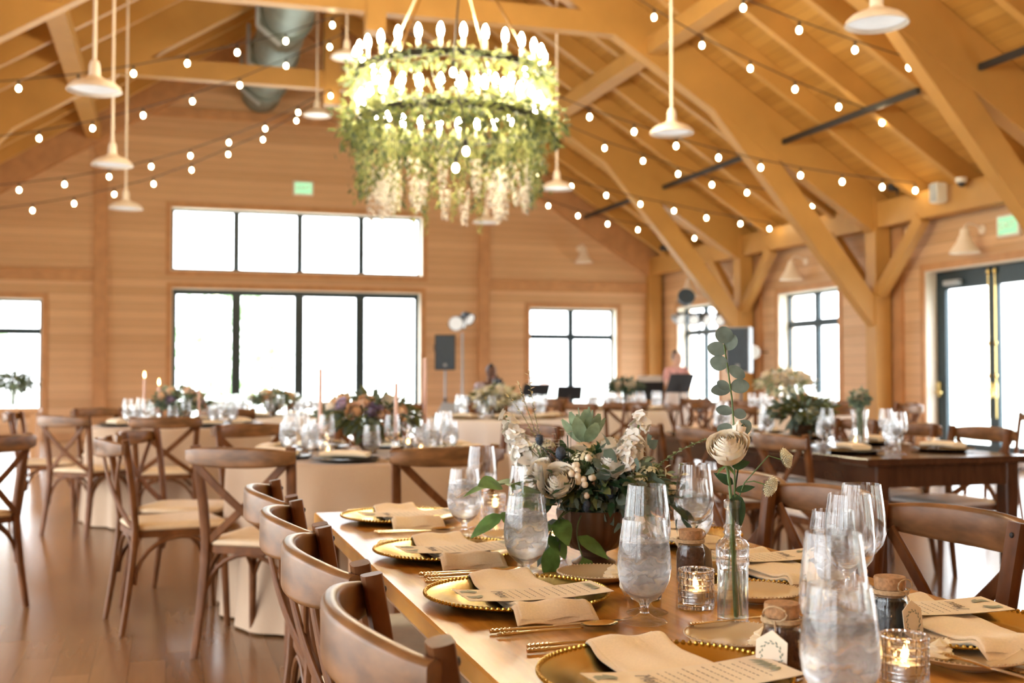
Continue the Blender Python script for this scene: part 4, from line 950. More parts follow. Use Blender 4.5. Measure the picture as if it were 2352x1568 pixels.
def centerpiece():
    cx, cy_ = .862, 2.245
    t = thing('flower_centerpiece', (cx, cy_, TT), label='white roses and greenery in a fluted bronze bowl on the honey brown table', cat='flower arrangement')
    mb = MB(); fl = lambda a, z: 1 + .018*cos(22*a)*(1 if z > .035 else 0)
    mb.lathe([(0,0),(.045,0),(.047,.004),(.036,.010),(.026,.018),(.028,.026),(.05,.034),(.066,.052),(.0735,.075),(.076,.098),(.0775,.115),(.0745,.115),(.071,.085),(.05,.045),(0,.035)], 110, wave=fl); mb.build('bowl', 'bowl_bronze', t, 50)
    mb = MB(); mb.ball((0,0,.115), (.068,.068,.04), 16, 8); mb.build('moss', 'leaf_deep', t)
    rnd = random.Random(5)
    # the bowl faces us along -F; A runs to the right of the picture
    Fv = V((sin(YAW), cos(YAW), 0)); A = V((cos(YAW), -sin(YAW), 0))
    def pt(a, b, c): return A*a - Fv*b + V((0,0,c))     # right, towards us, up from the table
    # dark filler leaves
    mb = MB()
    for k in range(760):
        u = V((rnd.gauss(0,1), rnd.gauss(0,1), rnd.gauss(.35,.6))).normalized(); q = V((.01,0,.165)) + V((u.x*.165*rnd.uniform(.3,1), u.y*.11*rnd.uniform(.3,1), u.z*.075*rnd.uniform(.2,1)))
        mb.leaf(q, u + V((rnd.uniform(-.6,.6), rnd.uniform(-.6,.6), rnd.uniform(-.6,.3))), (rnd.uniform(-1,1), rnd.uniform(-1,1), 1), rnd.uniform(.022,.045), rnd.uniform(.009,.018), .3, .1, 4, 0 if rnd.random() < .7 else 1)
    mb.build('filler_foliage', ['leaf_deep','leaf_olive'], t, 180, False)
    # grey green ruffled foliage
    mb = MB()
    for k in range(150):
        q = pt(rnd.gauss(.07,.045), rnd.uniform(.02,.10), rnd.gauss(.165,.035)); mb.leaf(q, (rnd.uniform(-1,1), rnd.uniform(-1,1), rnd.uniform(-.8,.6)), (rnd.uniform(-1,1), rnd.uniform(-1,1), .4), rnd.uniform(.022,.038), rnd.uniform(.018,.03), .2, .2, 4, 0, .8)
    for k in range(46):
        q = pt(rnd.gauss(-.03,.03), rnd.uniform(.06,.09), rnd.gauss(.145,.012)); mb.leaf(q, (rnd.uniform(-1,1), rnd.uniform(-1,1), rnd.uniform(-1,.1)), (rnd.uniform(-1,1), rnd.uniform(-1,1), .4), rnd.uniform(.02,.032), rnd.uniform(.012,.02), .2, .2, 4)
    mb.build('silver_foliage', 'leaf_grey', t, 180, False)
    # broad bright leaves to the left, low leaves, right leaves
    for pts, nl, L, w, m_ in (((pt(-.09,.06,.14), pt(-.15,.08,.185), pt(-.215,.09,.172)), 6, .072, .042, 'leaf_bright'), ((pt(-.08,.07,.13), pt(-.14,.10,.14), pt(-.19,.11,.115)), 6, .07, .04, 'leaf_bright'), ((pt(-.05,.07,.12), pt(-.10,.09,.10), pt(-.095,.10,.05)), 4, .072, .042, 'leaf_bright'), ((pt(-.03,.07,.11), pt(-.05,.10,.08), pt(-.03,.11,.03)), 2, .066, .038, 'leaf_bright'), ((pt(.09,.03,.14), pt(.15,.05,.145), pt(.175,.05,.115)), 6, .06, .036, 'leaf_deep'), ((pt(.08,.0,.13), pt(.12,.03,.08), pt(.125,.05,.045)), 4, .06, .034, 'leaf_bright'), ((pt(-.06,.06,.12), pt(-.085,.08,.10), pt(-.10,.085,.06)), 6, .05, .02, 'leaf_grey')):
        mb = MB(); branch(mb, pts, nl, L, w, rnd, r=.0014); mb.build('leaf_sprig', [m_, 'stem'], t, 180, False)
    # sage crown at the top
    mb = MB(); c = pt(-.02, .02, .245)
    for k in range(11):
        a = k*2.4; s = .06 + .85*k/11; d = A*(cos(a)*s) + Fv*(sin(a)*s) + V((0,0,1.1-.2*s)); mb.leaf(c + d*.012, d, A*cos(a)*.9 + Fv*sin(a)*.9 - Fv*.5 + V((0,0,.3)), .072-.0012*k, .030, -.06, .22, 9, 0, 1)
    mb.build('pittosporum_crown', ['leaf_sage'], t, 180, False)
    # roses
    for k, (p, r, d, m_) in enumerate(((pt(-.078,.085,.178), .040, -Fv*.75 + V((0,0,.5)) - A*.15, 'petal_white'), (pt(-.112,.05,.20), .028, -Fv*.5 + V((0,0,.8)) - A*.5, 'petal_white'), (pt(.035,-.01,.245), .027, -Fv*.3 + V((0,0,1)), 'petal_white'), (pt(.03,.06,.21), .038, -Fv*.6 + V((0,0,.8)), 'petal_pure'), (pt(-.03,-.06,.225), .028, V((0,0,1)) + Fv*.5, 'petal_white'))):
        q = aim(d); mb = rose_mb(r, 26, k+2, q=q); mb.build('rose', m_, t, 180, False, loc=p)
    # white stock spikes
    for p0, p1, n in ((pt(.06,.03,.20), pt(.10,.04,.315), 46), (pt(.05,.05,.17), pt(.075,.065,.26), 40), (pt(-.13,.0,.19), pt(-.185,-.02,.31), 44), (pt(-.11,-.01,.17), pt(-.17,-.03,.25), 30)):
        mb = MB(); spike(mb, p0, p1, n, .040, rnd, 0, .022); mb.tube([pt(0,0,.12), p0, p1], .002, 5, mi=1); mb.build('white_stock', ['petal_pure', 'stem'], t, 180, False)
    # lacy cream flower heads
    for c, n, s in ((pt(-.025,.06,.222), 120, .026), (pt(-.105,.02,.245), 80, .024), (pt(.085,.06,.18), 70, .022), (pt(.155,.03,.15), 30, .014), (pt(.11,.05,.195), 60, .02)):
        mb = MB()
        for k in range(n):
            v = V((rnd.gauss(0,1), rnd.gauss(0,1), abs(rnd.gauss(0,1)))).normalized(); floret(mb, c + V((v.x*s, v.y*s, v.z*s*.7)), v + V((0,0,.5)), .0042, 4, 0, rnd)
            if k % 4 == 0: mb.tube([c - V((0,0,.03)), c + V((v.x*s, v.y*s, v.z*s*.7))], .0005, 3, mi=1)
        mb.build('lace_flower', ['cream_floret', 'stem'], t, 0, False)
    # thistles
    for c, r in ((pt(-.072,.06,.235), .0108), (pt(-.115,.04,.262), .0085), (pt(.028,.085,.158), .011), (pt(-.02,.095,.13), .009)):
        mb = MB(); mb.ball(c, (r, r, r*1.35), 14, 9)
        for k in range(60): v = V((rnd.gauss(0,1), rnd.gauss(0,1), rnd.gauss(0,1))).normalized(); b = c + V((v.x*r, v.y*r, v.z*r*1.35)); mb.leaf(b, v, (0,1,.3), .0035, .0012, 0, 0, 2)
        for k in range(12): a = k*pi/6; v = V((cos(a), sin(a), -.1+.2*rnd.random())); mb.leaf(c - V((0,0,r)), v, (0,0,1), r*3.2, r*.35, -.15, .1, 3)
        mb.tube([pt(0,0,.12), c - V((0,0,r))], .0011, 5); mb.build('thistle', 'thistle', t, 180, False)
    # cream berries
    mb = MB()
    for k in range(13): mb.ball(pt(-.035 + rnd.gauss(0,.013), .095+rnd.uniform(-.008,.006), .185 + rnd.gauss(0,.018)), .0072, 10, 7)
    mb.build('berries', 'berry', t)
    # arching bell twig to the right, pale buds, and a wispy grass to the left
    mb = MB(); P = [pt(.08,.03,.16), pt(.15,.05,.24), pt(.235,.05,.265)]; branch(mb, P, 22, .016, .009, rnd, r=.0011); mb.build('bud_twig', ['leaf_sage', 'stem'], t, 180, False)
    for a in range(3):
        mb = MB(); branch(mb, [pt(-.10,-.02,.22), pt(-.13-.01*a,-.03,.32), pt(-.135-.022*a,-.04,.40-.025*a)], 26, .012, .004, rnd, r=.0007); mb.build('wispy_grass', ['cream_floret', 'leaf_olive'], t, 180, False)
    mb = MB()
    for k in range(42):
        q = pt(rnd.gauss(-.085,.02), .03+rnd.uniform(-.02,.02), rnd.gauss(.245,.018)); floret(mb, q, (0,0,1), .006, 5, 0, rnd); mb.tube([pt(-.05,.02,.15), q], .0005, 3, mi=1)
    mb.build('wax_flower', ['petal_white', 'leaf_deep'], t, 0, False)
    mb = MB()
    for k in range(60): q = pt(rnd.gauss(.12,.035), .04+rnd.uniform(-.03,.03), rnd.gauss(.185,.025)); mb.leaf(q, (rnd.uniform(-1,1), rnd.uniform(-1,1), rnd.uniform(0,1)), (0,-.6,1), .02, .011, .15, .15, 3, k % 2)
    mb.build('variegated_leaves', ['cream_floret', 'leaf_sage'], t, 180, False)
centerpiece()
def bud_vase():
    cx, cy_ = .862, 1.63
    t = thing('bud_vase', (cx, cy_, TT), label='clear glass bottle vase with one white rose and a eucalyptus stem', cat='vase')
    w = lambda a, z: 1 - (.03 if (a*10/(2*pi)) % 1 < .16 and .095 < z < .135 else 0)
    mb = MB(); mb.lathe([(0,0),(.0235,0),(.0255,.003),(.0245,.01),(.0245,.092),(.0262,.096),(.0262,.104),(.025,.107),(.0262,.110),(.0262,.126),(.022,.133),(.014,.138),(.0125,.142),(.015,.146),(.0125,.150),(.0150,.155),(.0115,.160),(.0108,.182),(.0135,.185),(.0135,.196),(.011,.198),(.0095,.19),(.0092,.16),(.012,.136),(.0235,.122),(.023,.1),(.022,.012),(0,.009)], 40, wave=w); mb.build('glass_bottle', 'cut_glass', t, 30)
    mb = MB(); mb.lathe([(0,.0095),(.0218,.0125),(.0222,.088),(0,.088)], 28); mb.build('water', 'water', t, 60)
    Fv = V((sin(YAW), cos(YAW), 0)); A = V((cos(YAW), -sin(YAW), 0)); rnd = random.Random(3)
    P = lambda a, c, b=0: A*a - Fv*b + V((0,0,c))
    mb = MB(); mb.tube([P(.004,.012), P(-.001,.15), P(-.002,.20), P(-.008,.255)], .0028, 7); mb.tube([P(.010,.014), P(.002,.16), P(.004,.22), P(.008,.30,-.02), P(.004,.36,-.02), P(-.002,.405,-.02), P(-.008,.445,-.02)], .0016, 6); mb.tube([P(-.012,.012), P(.0,.18), P(.006,.205)], .0014, 6); mb.build('stems', 'stem', t)
    q = aim(-Fv*.62 + V((0,0,.75)) - A*.25); mb = rose_mb(.0345, 30, 8, 1.0, q=q); mb.build('rose', 'petal_white', t, 180, False, loc=P(-.008,.279,.005))
    mb = MB()
    for k in range(5): a = k*1.257; mb.leaf(P(-.008,.252), A*cos(a) + Fv*sin(a) + V((0,0,-.25)), (0,0,1), .026, .007, .3, .1, 4)
    mb.build('sepals', 'leaf_bright', t, 180, False)
    # closed bud
    mb = rose_mb(.013, 12, 3, .35, q=aim(V((.1,0,1)))); b = mb.build('rose_bud', 'petal_white', t, 180, False, loc=P(.013,.308,-.012)); b.scale = (1,1,1.5)
    mb = MB()
    for k in range(4): a = k*1.57+.4; mb.leaf(P(.013,.294,-.012), A*cos(a)*.35 + Fv*sin(a)*.35 + V((0,0,1)), A*cos(a) + Fv*sin(a), .026, .013, -.1, .3, 4)
    mb.tube([P(.004,.21), P(.012,.25,-.01), P(.013,.294,-.012)], .0016, 6); mb.build('bud_calyx', 'leaf_deep', t, 180, False)
    # eucalyptus coins in pairs
    for a, c, d, L, w_ in ((-.008,.447,(0,1),.030,.034), (-.004,.435,(-1,.2),.034,.028), (-.002,.436,(.35,.9),.030,.026), (-.002,.412,(-1,.25),.032,.03), (0,.410,(1,-.75),.034,.022), (.002,.373,(-1,-.05),.034,.026), (.002,.375,(1,.2),.034,.03), (.0,.374,(-.6,.35),.024,.018), (.006,.337,(-1,.15),.03,.02), (.006,.335,(1,-.15),.024,.02), (.008,.300,(-.8,.35),.032,.03), (.008,.300,(.75,.6),.036,.03)):
        mb = MB(); nrm = -Fv*1.0 + V((0,0,.6*rnd.uniform(-.6,1))) + A*rnd.uniform(-.4,.4); mb.leaf(P(a, c, -.02), A*d[0] + V((0,0,d[1])), nrm, L*.92, w_*.86, .08, .1, 14, 0, 1); mb.build('eucalyptus_leaf', 'leaf_blue', t, 180, False)
    # lower leaves
    for p, d, L, w_ in ((P(.002,.222), -A*.8 + V((0,0,.5)), .035, .016), (P(.004,.208), V((0,0,-1)) + A*.15 - Fv*.2, .055, .026), (P(.004,.212), A*1.2 + V((0,0,.25)), .034, .012), (P(.0,.25), A*.9 + V((0,0,.25)), .03, .016)):
        mb = MB(); mb.leaf(p, d, -Fv + V((0,0,.3)), L, w_, .15, .15, 6); mb.build('leaf', 'leaf_deep', t, 180, False)
    # two astrantia heads
    for c, d in ((P(.076,.262,.01), A*.7 + V((0,0,.3)) - Fv*.5), (P(.052,.222,.01), A*.5 - V((0,0,.25)) - Fv*.6)):
        mb = MB(); d = V(d).normalized(); q = aim(d)
        for k in range(26): a = k*2*pi/26; mb.leaf(c, q @ V((cos(a), sin(a), .28+.12*(k%2))), d, .021, .0036, -.12, .2, 4)
        for k in range(130):
            a = k*2.4; s = (k/130)**.5; v = q @ V((s*cos(a), s*sin(a), 1.25-.7*s)); mb.tube([c, c + v*.0155], .0005, 3); mb.ball(c + v*.016, .0013, 5, 3)
        mb.build('astrantia', 'cream_floret', t, 0, False)
        mb = MB(); mb.tube([P(.006,.19), P(.02,.225), c - A*.02 + V((0,0,.006)), c], .0011, 6); mb.build('flower_stalk', 'stem', t)
bud_vase()
# arrangements on the other tables
def bouquet(loc, w, h, seed, mix, leaves, label, vessel='bowl', n=14, cat='flower arrangement'):
    t = thing('flower_arrangement', loc, label=label, cat=cat, group='flower arrangements on the other tables'); rnd = random.Random(seed)
    vh = .10 if vessel == 'bowl' else .2
    if vessel == 'bowl': mb = MB(); mb.lathe([(0,0),(.05,0),(.03,.02),(.07,.05),(.085,vh),(.08,vh),(.06,.05),(0,.03)], 24); mb.build('bowl', 'bowl_bronze', t, 50)
    else: mb = MB(); mb.lathe([(0,0),(.045,0),(.05,.01),(.04,.12),(.05,vh),(.047,vh),(.037,.12),(.045,.015),(0,.012)], 20); mb.build('glass_vase', 'glass', t, 50)
    mb = MB()
    for k in range(420):
        u = V((rnd.gauss(0,1), rnd.gauss(0,1), rnd.gauss(.2,.7))).normalized(); q = V((u.x*w*rnd.uniform(.3,1), u.y*w*rnd.uniform(.3,1), vh + h*.45 + u.z*h*.5*rnd.uniform(.3,1))); mb.leaf(q, u + V((rnd.uniform(-.5,.5), rnd.uniform(-.5,.5), rnd.uniform(-.6,.4))), (rnd.uniform(-1,1), rnd.uniform(-1,1), 1), rnd.uniform(.05,.09)*min(1, w*6), rnd.uniform(.02,.04)*min(1, w*6), .25, .1, 3, rnd.randrange(2))
    mb.tube([(0,0,.03), (0,0,vh+h*.4)], .02, 6, mi=0); mb.build('foliage', list(leaves), t, 0, False)
    for k in range(n):
        u = V((rnd.gauss(0,1), rnd.gauss(0,1), abs(rnd.gauss(.2,.6)))).normalized(); m_ = mix[k % len(mix)]
        mb = rose_mb(rnd.uniform(.035,.055)*min(1, w*5), 14, k, q=aim(u)); mb.build('bloom', m_, t, 180, False, loc=(u.x*w*.8, u.y*w*.8, vh+h*.45+u.z*h*.5))
    return t
ZC = .757
bouquet((.99, 5.80, ZC), .25, .21, 21, ['petal_peach','petal_peach','petal_white','petal_purple'], ('leaf_grey','leaf_olive'), 'peach and purple flowers among greenery on the nearest round table', n=16)
bouquet((.1, 9.6, ZC), .22, .20, 22, ['petal_peach','petal_white','petal_purple'], ('leaf_sage','leaf_grey'), 'peach and lilac flowers beside tapers on the left round table')
bouquet((1.0, 11.5, ZC), .26, .15, 23, ['petal_white','petal_peach','cream_floret'], ('leaf_grey','leaf_sage'), 'low pale flowers on the round table before the big glass doors')
bouquet((2.97, 10.3, ZC), .22, .20, 24, ['petal_pure','petal_white','cream_floret'], ('cream_floret','leaf_olive'), 'white flowers on the round table behind the white flower spikes', n=22)
bouquet((5.2, 12.5, ZC), .22, .16, 25, ['petal_white','petal_pure'], ('leaf_grey','leaf_deep'), 'small white flowers on the far round table near the musicians', 'vase', 9)
bouquet((6.17, 10.5, ZC), .33, .27, 26, ['petal_pure','petal_white','petal_white'], ('cream_floret','leaf_sage'), 'large white flower arrangement before the middle right window', 'vase', 34)
bouquet((3.64, 6.0, TT), .185, .17, 27, ['petal_peach','cream_floret','leaf_sage'], ('leaf_olive','leaf_grey'), 'green and peach flowers in a bronze bowl on the dark farm table', n=10)
bouquet((3.77, 5.6, TT), .06, .13, 28, ['petal_pure','petal_white'], ('leaf_sage','leaf_grey'), 'small white flowers in a clear bud vase on the dark farm table', 'vase', 8)
bouquet((-1.72, 14.3, .775), .28, .24, 29, ['petal_white','leaf_sage'], ('leaf_sage','leaf_grey'), 'loose greenery in a white vase on the console table', 'vase', 6)
# taper candles
def taper(x, y, h, lit, label, z=ZC):
    t = thing('taper_candle', (x, y, z), label=label, cat='candle', group='taper candles')
    mb = MB(); mb.lathe([(0,0),(.035,0),(.035,.006),(.012,.012),(.009,.05),(.014,.07),(.014,.09),(0,.09)], 16); mb.build('candlestick', 'cut_glass', t)
    mb = MB(); mb.lathe([(0,.085),(.011,.085),(.0095,.09+h),(0,.095+h)], 12); mb.build('taper', 'taper_wax', t)
    if lit: mb = MB(); mb.lathe([(0,.1+h),(.006,.112+h),(.008,.122+h),(0,.155+h)], 10); mb.build('flame', 'flame', t)
taper(-.18, 9.55, .28, True, 'tall lit taper candle on the left round table'); taper(-.07, 9.8, .22, True, 'shorter lit taper candle on the left round table'); taper(.24, 9.4, .22, False, 'unlit taper right of the flowers on the left round table')
taper(.72, 5.62, .34, False, 'tall thin taper left of the flowers on the nearest round table'); taper(1.06, 5.42, .27, False, 'peach taper in front of the flowers on the nearest round table'); taper(1.32, 5.95, .40, False, 'tallest thin taper right of the flowers on the nearest round table')
# place settings on the other tables
dark_charger = make_charger('black_plate', False, 32); white_plate = None
rim_plate = make_charger('gold', False, 40)
def nap_roll():
    t = thing('napkin_roll'); mb = MB(); mb.sweep([(0,-.11,.03),(0,-.04,.034),(0,.04,.034),(0,.11,.028)], rr(.1,.022,.01,2), scale=[(1,1),(.8,1.2),(.85,1.2),(1.05,1)]); mb.build('cloth', 'napkin', t, 60); return t
roll = nap_roll()
for q, (cx, cy_) in TABLES.items():
    gs, ws, ps, ns = [], [], [], []
    for k in range(8):
        a = 2*pi*(k+.5)/8 + (.2 if q in 'EG' else 0); c, s = cos(a), sin(a); zt = ZC
        gs.append(rest(gob_f, cx + .40*c - .10*s, cy_ + .40*s + .10*c, '', '', z=zt)); ws.append(rest(win_f, cx + .36*c - .19*s, cy_ + .36*s + .19*c, '', '', z=zt))
        if q in 'BC' or s < .3: ps.append(rest(rim_plate if q in 'DEFG' else dark_charger, cx + .515*c, cy_ + .515*s, '', '', z=zt)); ns.append(rest(roll, cx + .515*c, cy_ + .515*s, '', '', rz=a, z=zt+.004))
    n = TN[q]
    rank(gs, '{} iced water goblet on the ' + n, 'water goblet', 'goblets on the ' + n); rank(ws, '{} wine glass on the ' + n, 'wine glass', 'wine glasses on the ' + n)
    rank(ps, '{} charger plate on the ' + n, 'charger plate', 'chargers on the ' + n); rank(ns, '{} folded napkin on the ' + n, 'napkin', 'napkins on the ' + n)
gs, ws, ps, ns = [], [], [], []
for y in (5.05, 5.7, 6.35, 6.95):
    for s in (-1, 1):
        X = 3.63
        ps.append(rest(dark_charger, X + s*.27, y, '', '')); ns.append(rest(roll, X + s*.27, y, '', '', rz=.2*s, z=TT+.004))
        gs.append(rest(gob_f, X + s*.10, y + .16*s+.05, '', '')); ws.append(rest(win_f, X + s*.13, y + .24*s+.05, '', ''))
n = 'dark farm table'
rank(gs, '{} iced water goblet on the ' + n, 'water goblet', 'goblets on the ' + n); rank(ws, '{} wine glass on the ' + n, 'wine glass', 'wine glasses on the ' + n)
rank(ps, '{} black charger plate on the ' + n, 'charger plate', 'chargers on the ' + n); rank(ns, '{} folded napkin on the ' + n, 'napkin', 'napkins on the ' + n)
vs = [rest(votive, x, y, '', '', z=ZC) for x, y in ((.75,5.55),(1.2,5.5),(.8,6.0),(1.25,6.05))]; rank(vs, '{} tealight holder on the nearest round table', 'candle', 'tealights on the nearest round table')
vs = [rest(votive, x, y, '', '') for x, y in ((3.62,5.42),(3.55,6.5),(3.9,5.12))]; rank(vs, '{} tealight holder on the dark farm table', 'candle', 'tealights on the dark farm table')

# ------------------------------------------------------------------ musicians' corner
def box_speaker(loc, rz, label, d=(.36,.36,.62), body='black_gear', grille='blue_gear', tilt=0):
    t = thing('loudspeaker', loc, rz, label, 'loudspeaker'); t.rotation_euler = (tilt, 0, rz); w, q, h = d     # front faces local -y
    mb = MB(); mb.prism([(-w/2,-q/2),(w/2,-q/2),(w*.38,q/2),(-w*.38,q/2)], 2, 0, h); mb.build('cabinet', body, t, 0)
    mb = MB(); mb.cbox((0,-q/2-.006,h/2), (w*.92,.012,h*.94), bev=.004); mb.build('grille', grille, t, 0)
    mb = MB(); mb.cbox((0,-q/2-.014,h*.14), (w*.16,.004,h*.08)); mb.build('badge', 'grey_gear', t, 0)
    mb = MB(); mb.tube([(-w*.47,q*.1,h*.55),(-w*.55,q*.1,h*.58),(-w*.55,q*.1,h*.70),(-w*.47,q*.1,h*.73)], .012, 6); mb.build('handle', 'black_iron', t)
    return t
def tripod(loc, h, label, cat='stand', name='speaker_stand', mat='black_gear', spread=.45):
    t = thing(name, loc, 0, label, cat)
    mb = MB(); mb.tube([(0,0,.25),(0,0,h)], .019, 10); mb.build('pole', mat, t)
    mb = MB(); mb.tube([(0,0,.68),(0,0,.76)], .03, 10); mb.build('collar', 'black_iron', t)
    for k in range(3): a = k*2.094+.4; mb = MB(); mb.tube([(0,0,.72),(spread*cos(a),spread*sin(a),.012)], .012, 8); mb.build('leg', mat, t)
    return t
tripod((4.69, 19.5, 0), 1.25, 'grey tripod stand carrying the loudspeaker right of the glass doors', mat='grey_gear'); box_speaker((4.69, 19.5, 1.252), -.25, 'black loudspeaker on the tripod right of the big glass doors')
tripod((5.12, 19.95, 0), 1.93, 'grey pole stand holding the stage lights beside the pilaster', name='light_stand', mat='grey_gear')
def par(loc, aimd, label, body='black_gear', lens='lamp_lens', r=.12):
    t = thing('stage_light', loc, 0, label, 'stage light'); q = aim(aimd)
    mb = MB(); mb.lathe([(0,-.2),(r*.6,-.2),(r*.85,-.12),(r,0),(r*.93,.0),(r*.8,-.03),(0,-.03)], 20); mb.v = [tuple(q @ V(p)) for p in mb.v]; mb.build('housing', body, t, 40)
    mb = MB(); mb.lathe([(0,-.01),(r*.86,-.014),(r*.86,-.026),(0,-.026)], 20); mb.v = [tuple(q @ V(p)) for p in mb.v]; mb.build('lens', lens, t, 40)
    mb = MB(); mb.tube([q @ V((r*1.08*cos(a), 0, -.08 - r*1.1*sin(a))) for a in [pi*k/10 for k in range(11)]], .009, 6); mb.build('yoke', 'black_iron', t)
par((4.96, 19.8, 2.09), (-.2,-1,-.1), 'round white faced stage light at the top of the pole stand', 'grey_gear', r=.14); par((5.16, 19.9, 2.11), (1,-.6,-.2), 'black stage light on the right of the pole stand'); par((5.27, 19.95, 2.17), (.5,-.8,-.5), 'second black stage light at the top of the pole stand')
box_speaker((4.60, 18.5, .02), -.5, 'pale floor monitor wedge leaning under the loudspeaker', (.42,.3,.66), 'grey_gear', 'grey_gear', -.18); box_speaker((5.08, 18.9, .02), .5, 'dark blue floor monitor leaning beside the pole stand', (.40,.3,.78), 'blue_gear', 'blue_gear', -.22)
tripod((8.95, 16.6, 0), 1.2, 'black tripod stand carrying the loudspeaker by the right windows'); box_speaker((8.95, 16.6, 1.202), -.75, 'loudspeaker by the right windows with a pale side, on a tripod', (.38,.42,.74), 'grey_gear')
tripod((8.75, 17.7, 0), 2.2, 'black stand carrying a bar of stage lights by the far window', name='light_stand'); 
t = thing('light_bar', (8.75, 17.7, 2.2), label='horizontal black bar across the far window carrying stage lights', cat='bar'); mb = MB(); mb.tube([(-.42,0,.02),(.42,0,.02)], .02, 8); mb.build('tube', 'black_iron', t); mb = MB(); mb.cbox((0,0,.02), (.08,.07,.06), bev=.01); mb.build('clamp', 'black_gear', t)
for k, x in enumerate((-.36, -.12, .14, .37)): par((8.75+x, 17.66, 2.10), (.3*(-1)**k, -1, -.35), ('leftmost','second from left','third from left','rightmost')[k] + ' stage light on the bar before the far window', 'blue_gear' if k % 2 else 'grey_gear', r=.10)
par((8.52, 17.72, 2.52), (-.3,-1,.5), 'blue stage light pointing up above the light bar', 'blue_gear', 'blue_gear', .15)
t = thing('round_lamp', (X1, 17.15, 1.55), label='round white disc lamp on a wall arm left of the middle right window', cat='lamp'); mb = MB(); mb.tube([(0,0,0),(-.12,0,0),(-.25,0,0)], .012, 6); mb.build('arm', 'black_iron', t); mb = MB(); mb.lathe([(0,0),(.10,.0),(.12,.02),(.1,.05),(0,.05)], 20); q = aim((-.6,-1,0)); mb.v = [tuple(q @ V(p) + V((-.27,0,0))) for p in mb.v]; mb.build('disc', 'sign_white', t)
def music_stand(loc, rz, label, paper=False, w=.5, h=.34, tilt=.45):
    z = loc[2]; t = thing('music_stand', (loc[0], loc[1], 0), rz, label, 'music stand')
    m = Matrix.Translation((0,0,z)) @ Matrix.Rotation(tilt, 4, 'X')
    mb = MB(); mb.box(-w/2, w/2, -.006, .006, -h/2, h/2, mat=m); mb.box(-w/2, w/2, .006, .06, -h/2, -h/2+.008, mat=m); mb.build('desk', 'black_gear', t, 0)
    mb = MB(); mb.tube([(0,0,.12),(0,0,z-.02)], .012, 8); mb.build('pole', 'black_iron', t)
    for k in range(3): a = k*2.094; mb = MB(); mb.tube([(0,0,.16),(.26*cos(a),.26*sin(a),.01)], .009, 6); mb.build('leg', 'black_iron', t)
    if paper: mb = MB(); mb.box(-.2, .2, .0065, .012, -h/2+.01, h/2+.12, mat=m); mb.build('sheet_music', 'paper_white', t, 0)
music_stand((8.05, 17.0, 1.03), .25, 'black music stand in front of the woman in pink'); music_stand((7.68, 17.4, .90), -.35, 'black music stand left of the woman, white sheets on top', True, .46, .36, .6)
music_stand((5.72, 17.5, .90), .2, 'black music stand left of the end window bar', h=.26); music_stand((6.3, 17.5, .87), -.15, 'black music stand in front of the end window', w=.42, h=.25)
def shade_lantern(loc, label):
    t = thing('garden_lantern', loc, 0, label, 'lantern'); mb = MB(); mb.tube([(0,0,0),(0,0,.9)], .02, 8); mb.build('post', 'black_iron', t); mb = MB(); mb.lathe([(.06,.88),(.12,1.2),(.13,1.22),(0,1.27)], 4); mb.build('housing', 'spice', t, 0)
shade_lantern((6.95, 24.0, -.25), 'small brown lantern outside the end window, left pane'); shade_lantern((8.05, 24.0, -.25), 'small brown lantern outside the end window, right pane')

# people: one continuous body grown from a jointed skeleton
def body(name, verts, edges, radii, mat, parent=None, sub=2, root=0):
    me = bpy.data.meshes.new(name); me.from_pydata([V(v) for v in verts], edges, []); o = bpy.data.objects.new(name, me); COL.objects.link(o)
    sk = o.modifiers.new('skin', 'SKIN'); sk.use_smooth_shade = True
    for k, d in enumerate(me.skin_vertices[0].data): d.radius = radii[k] if isinstance(radii[k], tuple) else (radii[k], radii[k]); d.use_root = k == root
    sb = o.modifiers.new('sub', 'SUBSURF'); sb.levels = sb.render_levels = sub
    bpy.context.view_layer.update(); m2 = bpy.data.meshes.new_from_object(o.evaluated_get(bpy.context.evaluated_depsgraph_get())); bpy.data.objects.remove(o)
    m2.materials.clear(); m2.materials.append(M[mat]); m2.shade_smooth(); return link(name, m2, parent)
def chainmesh(chains):
    vs, es, rs = [], [], []
    for start, pts in chains:
        prev = start
        for p, r_ in pts:
            vs.append(p); rs.append(r_)
            if prev is not None: es.append((prev, len(vs)-1))
            prev = len(vs)-1
    return vs, es, rs
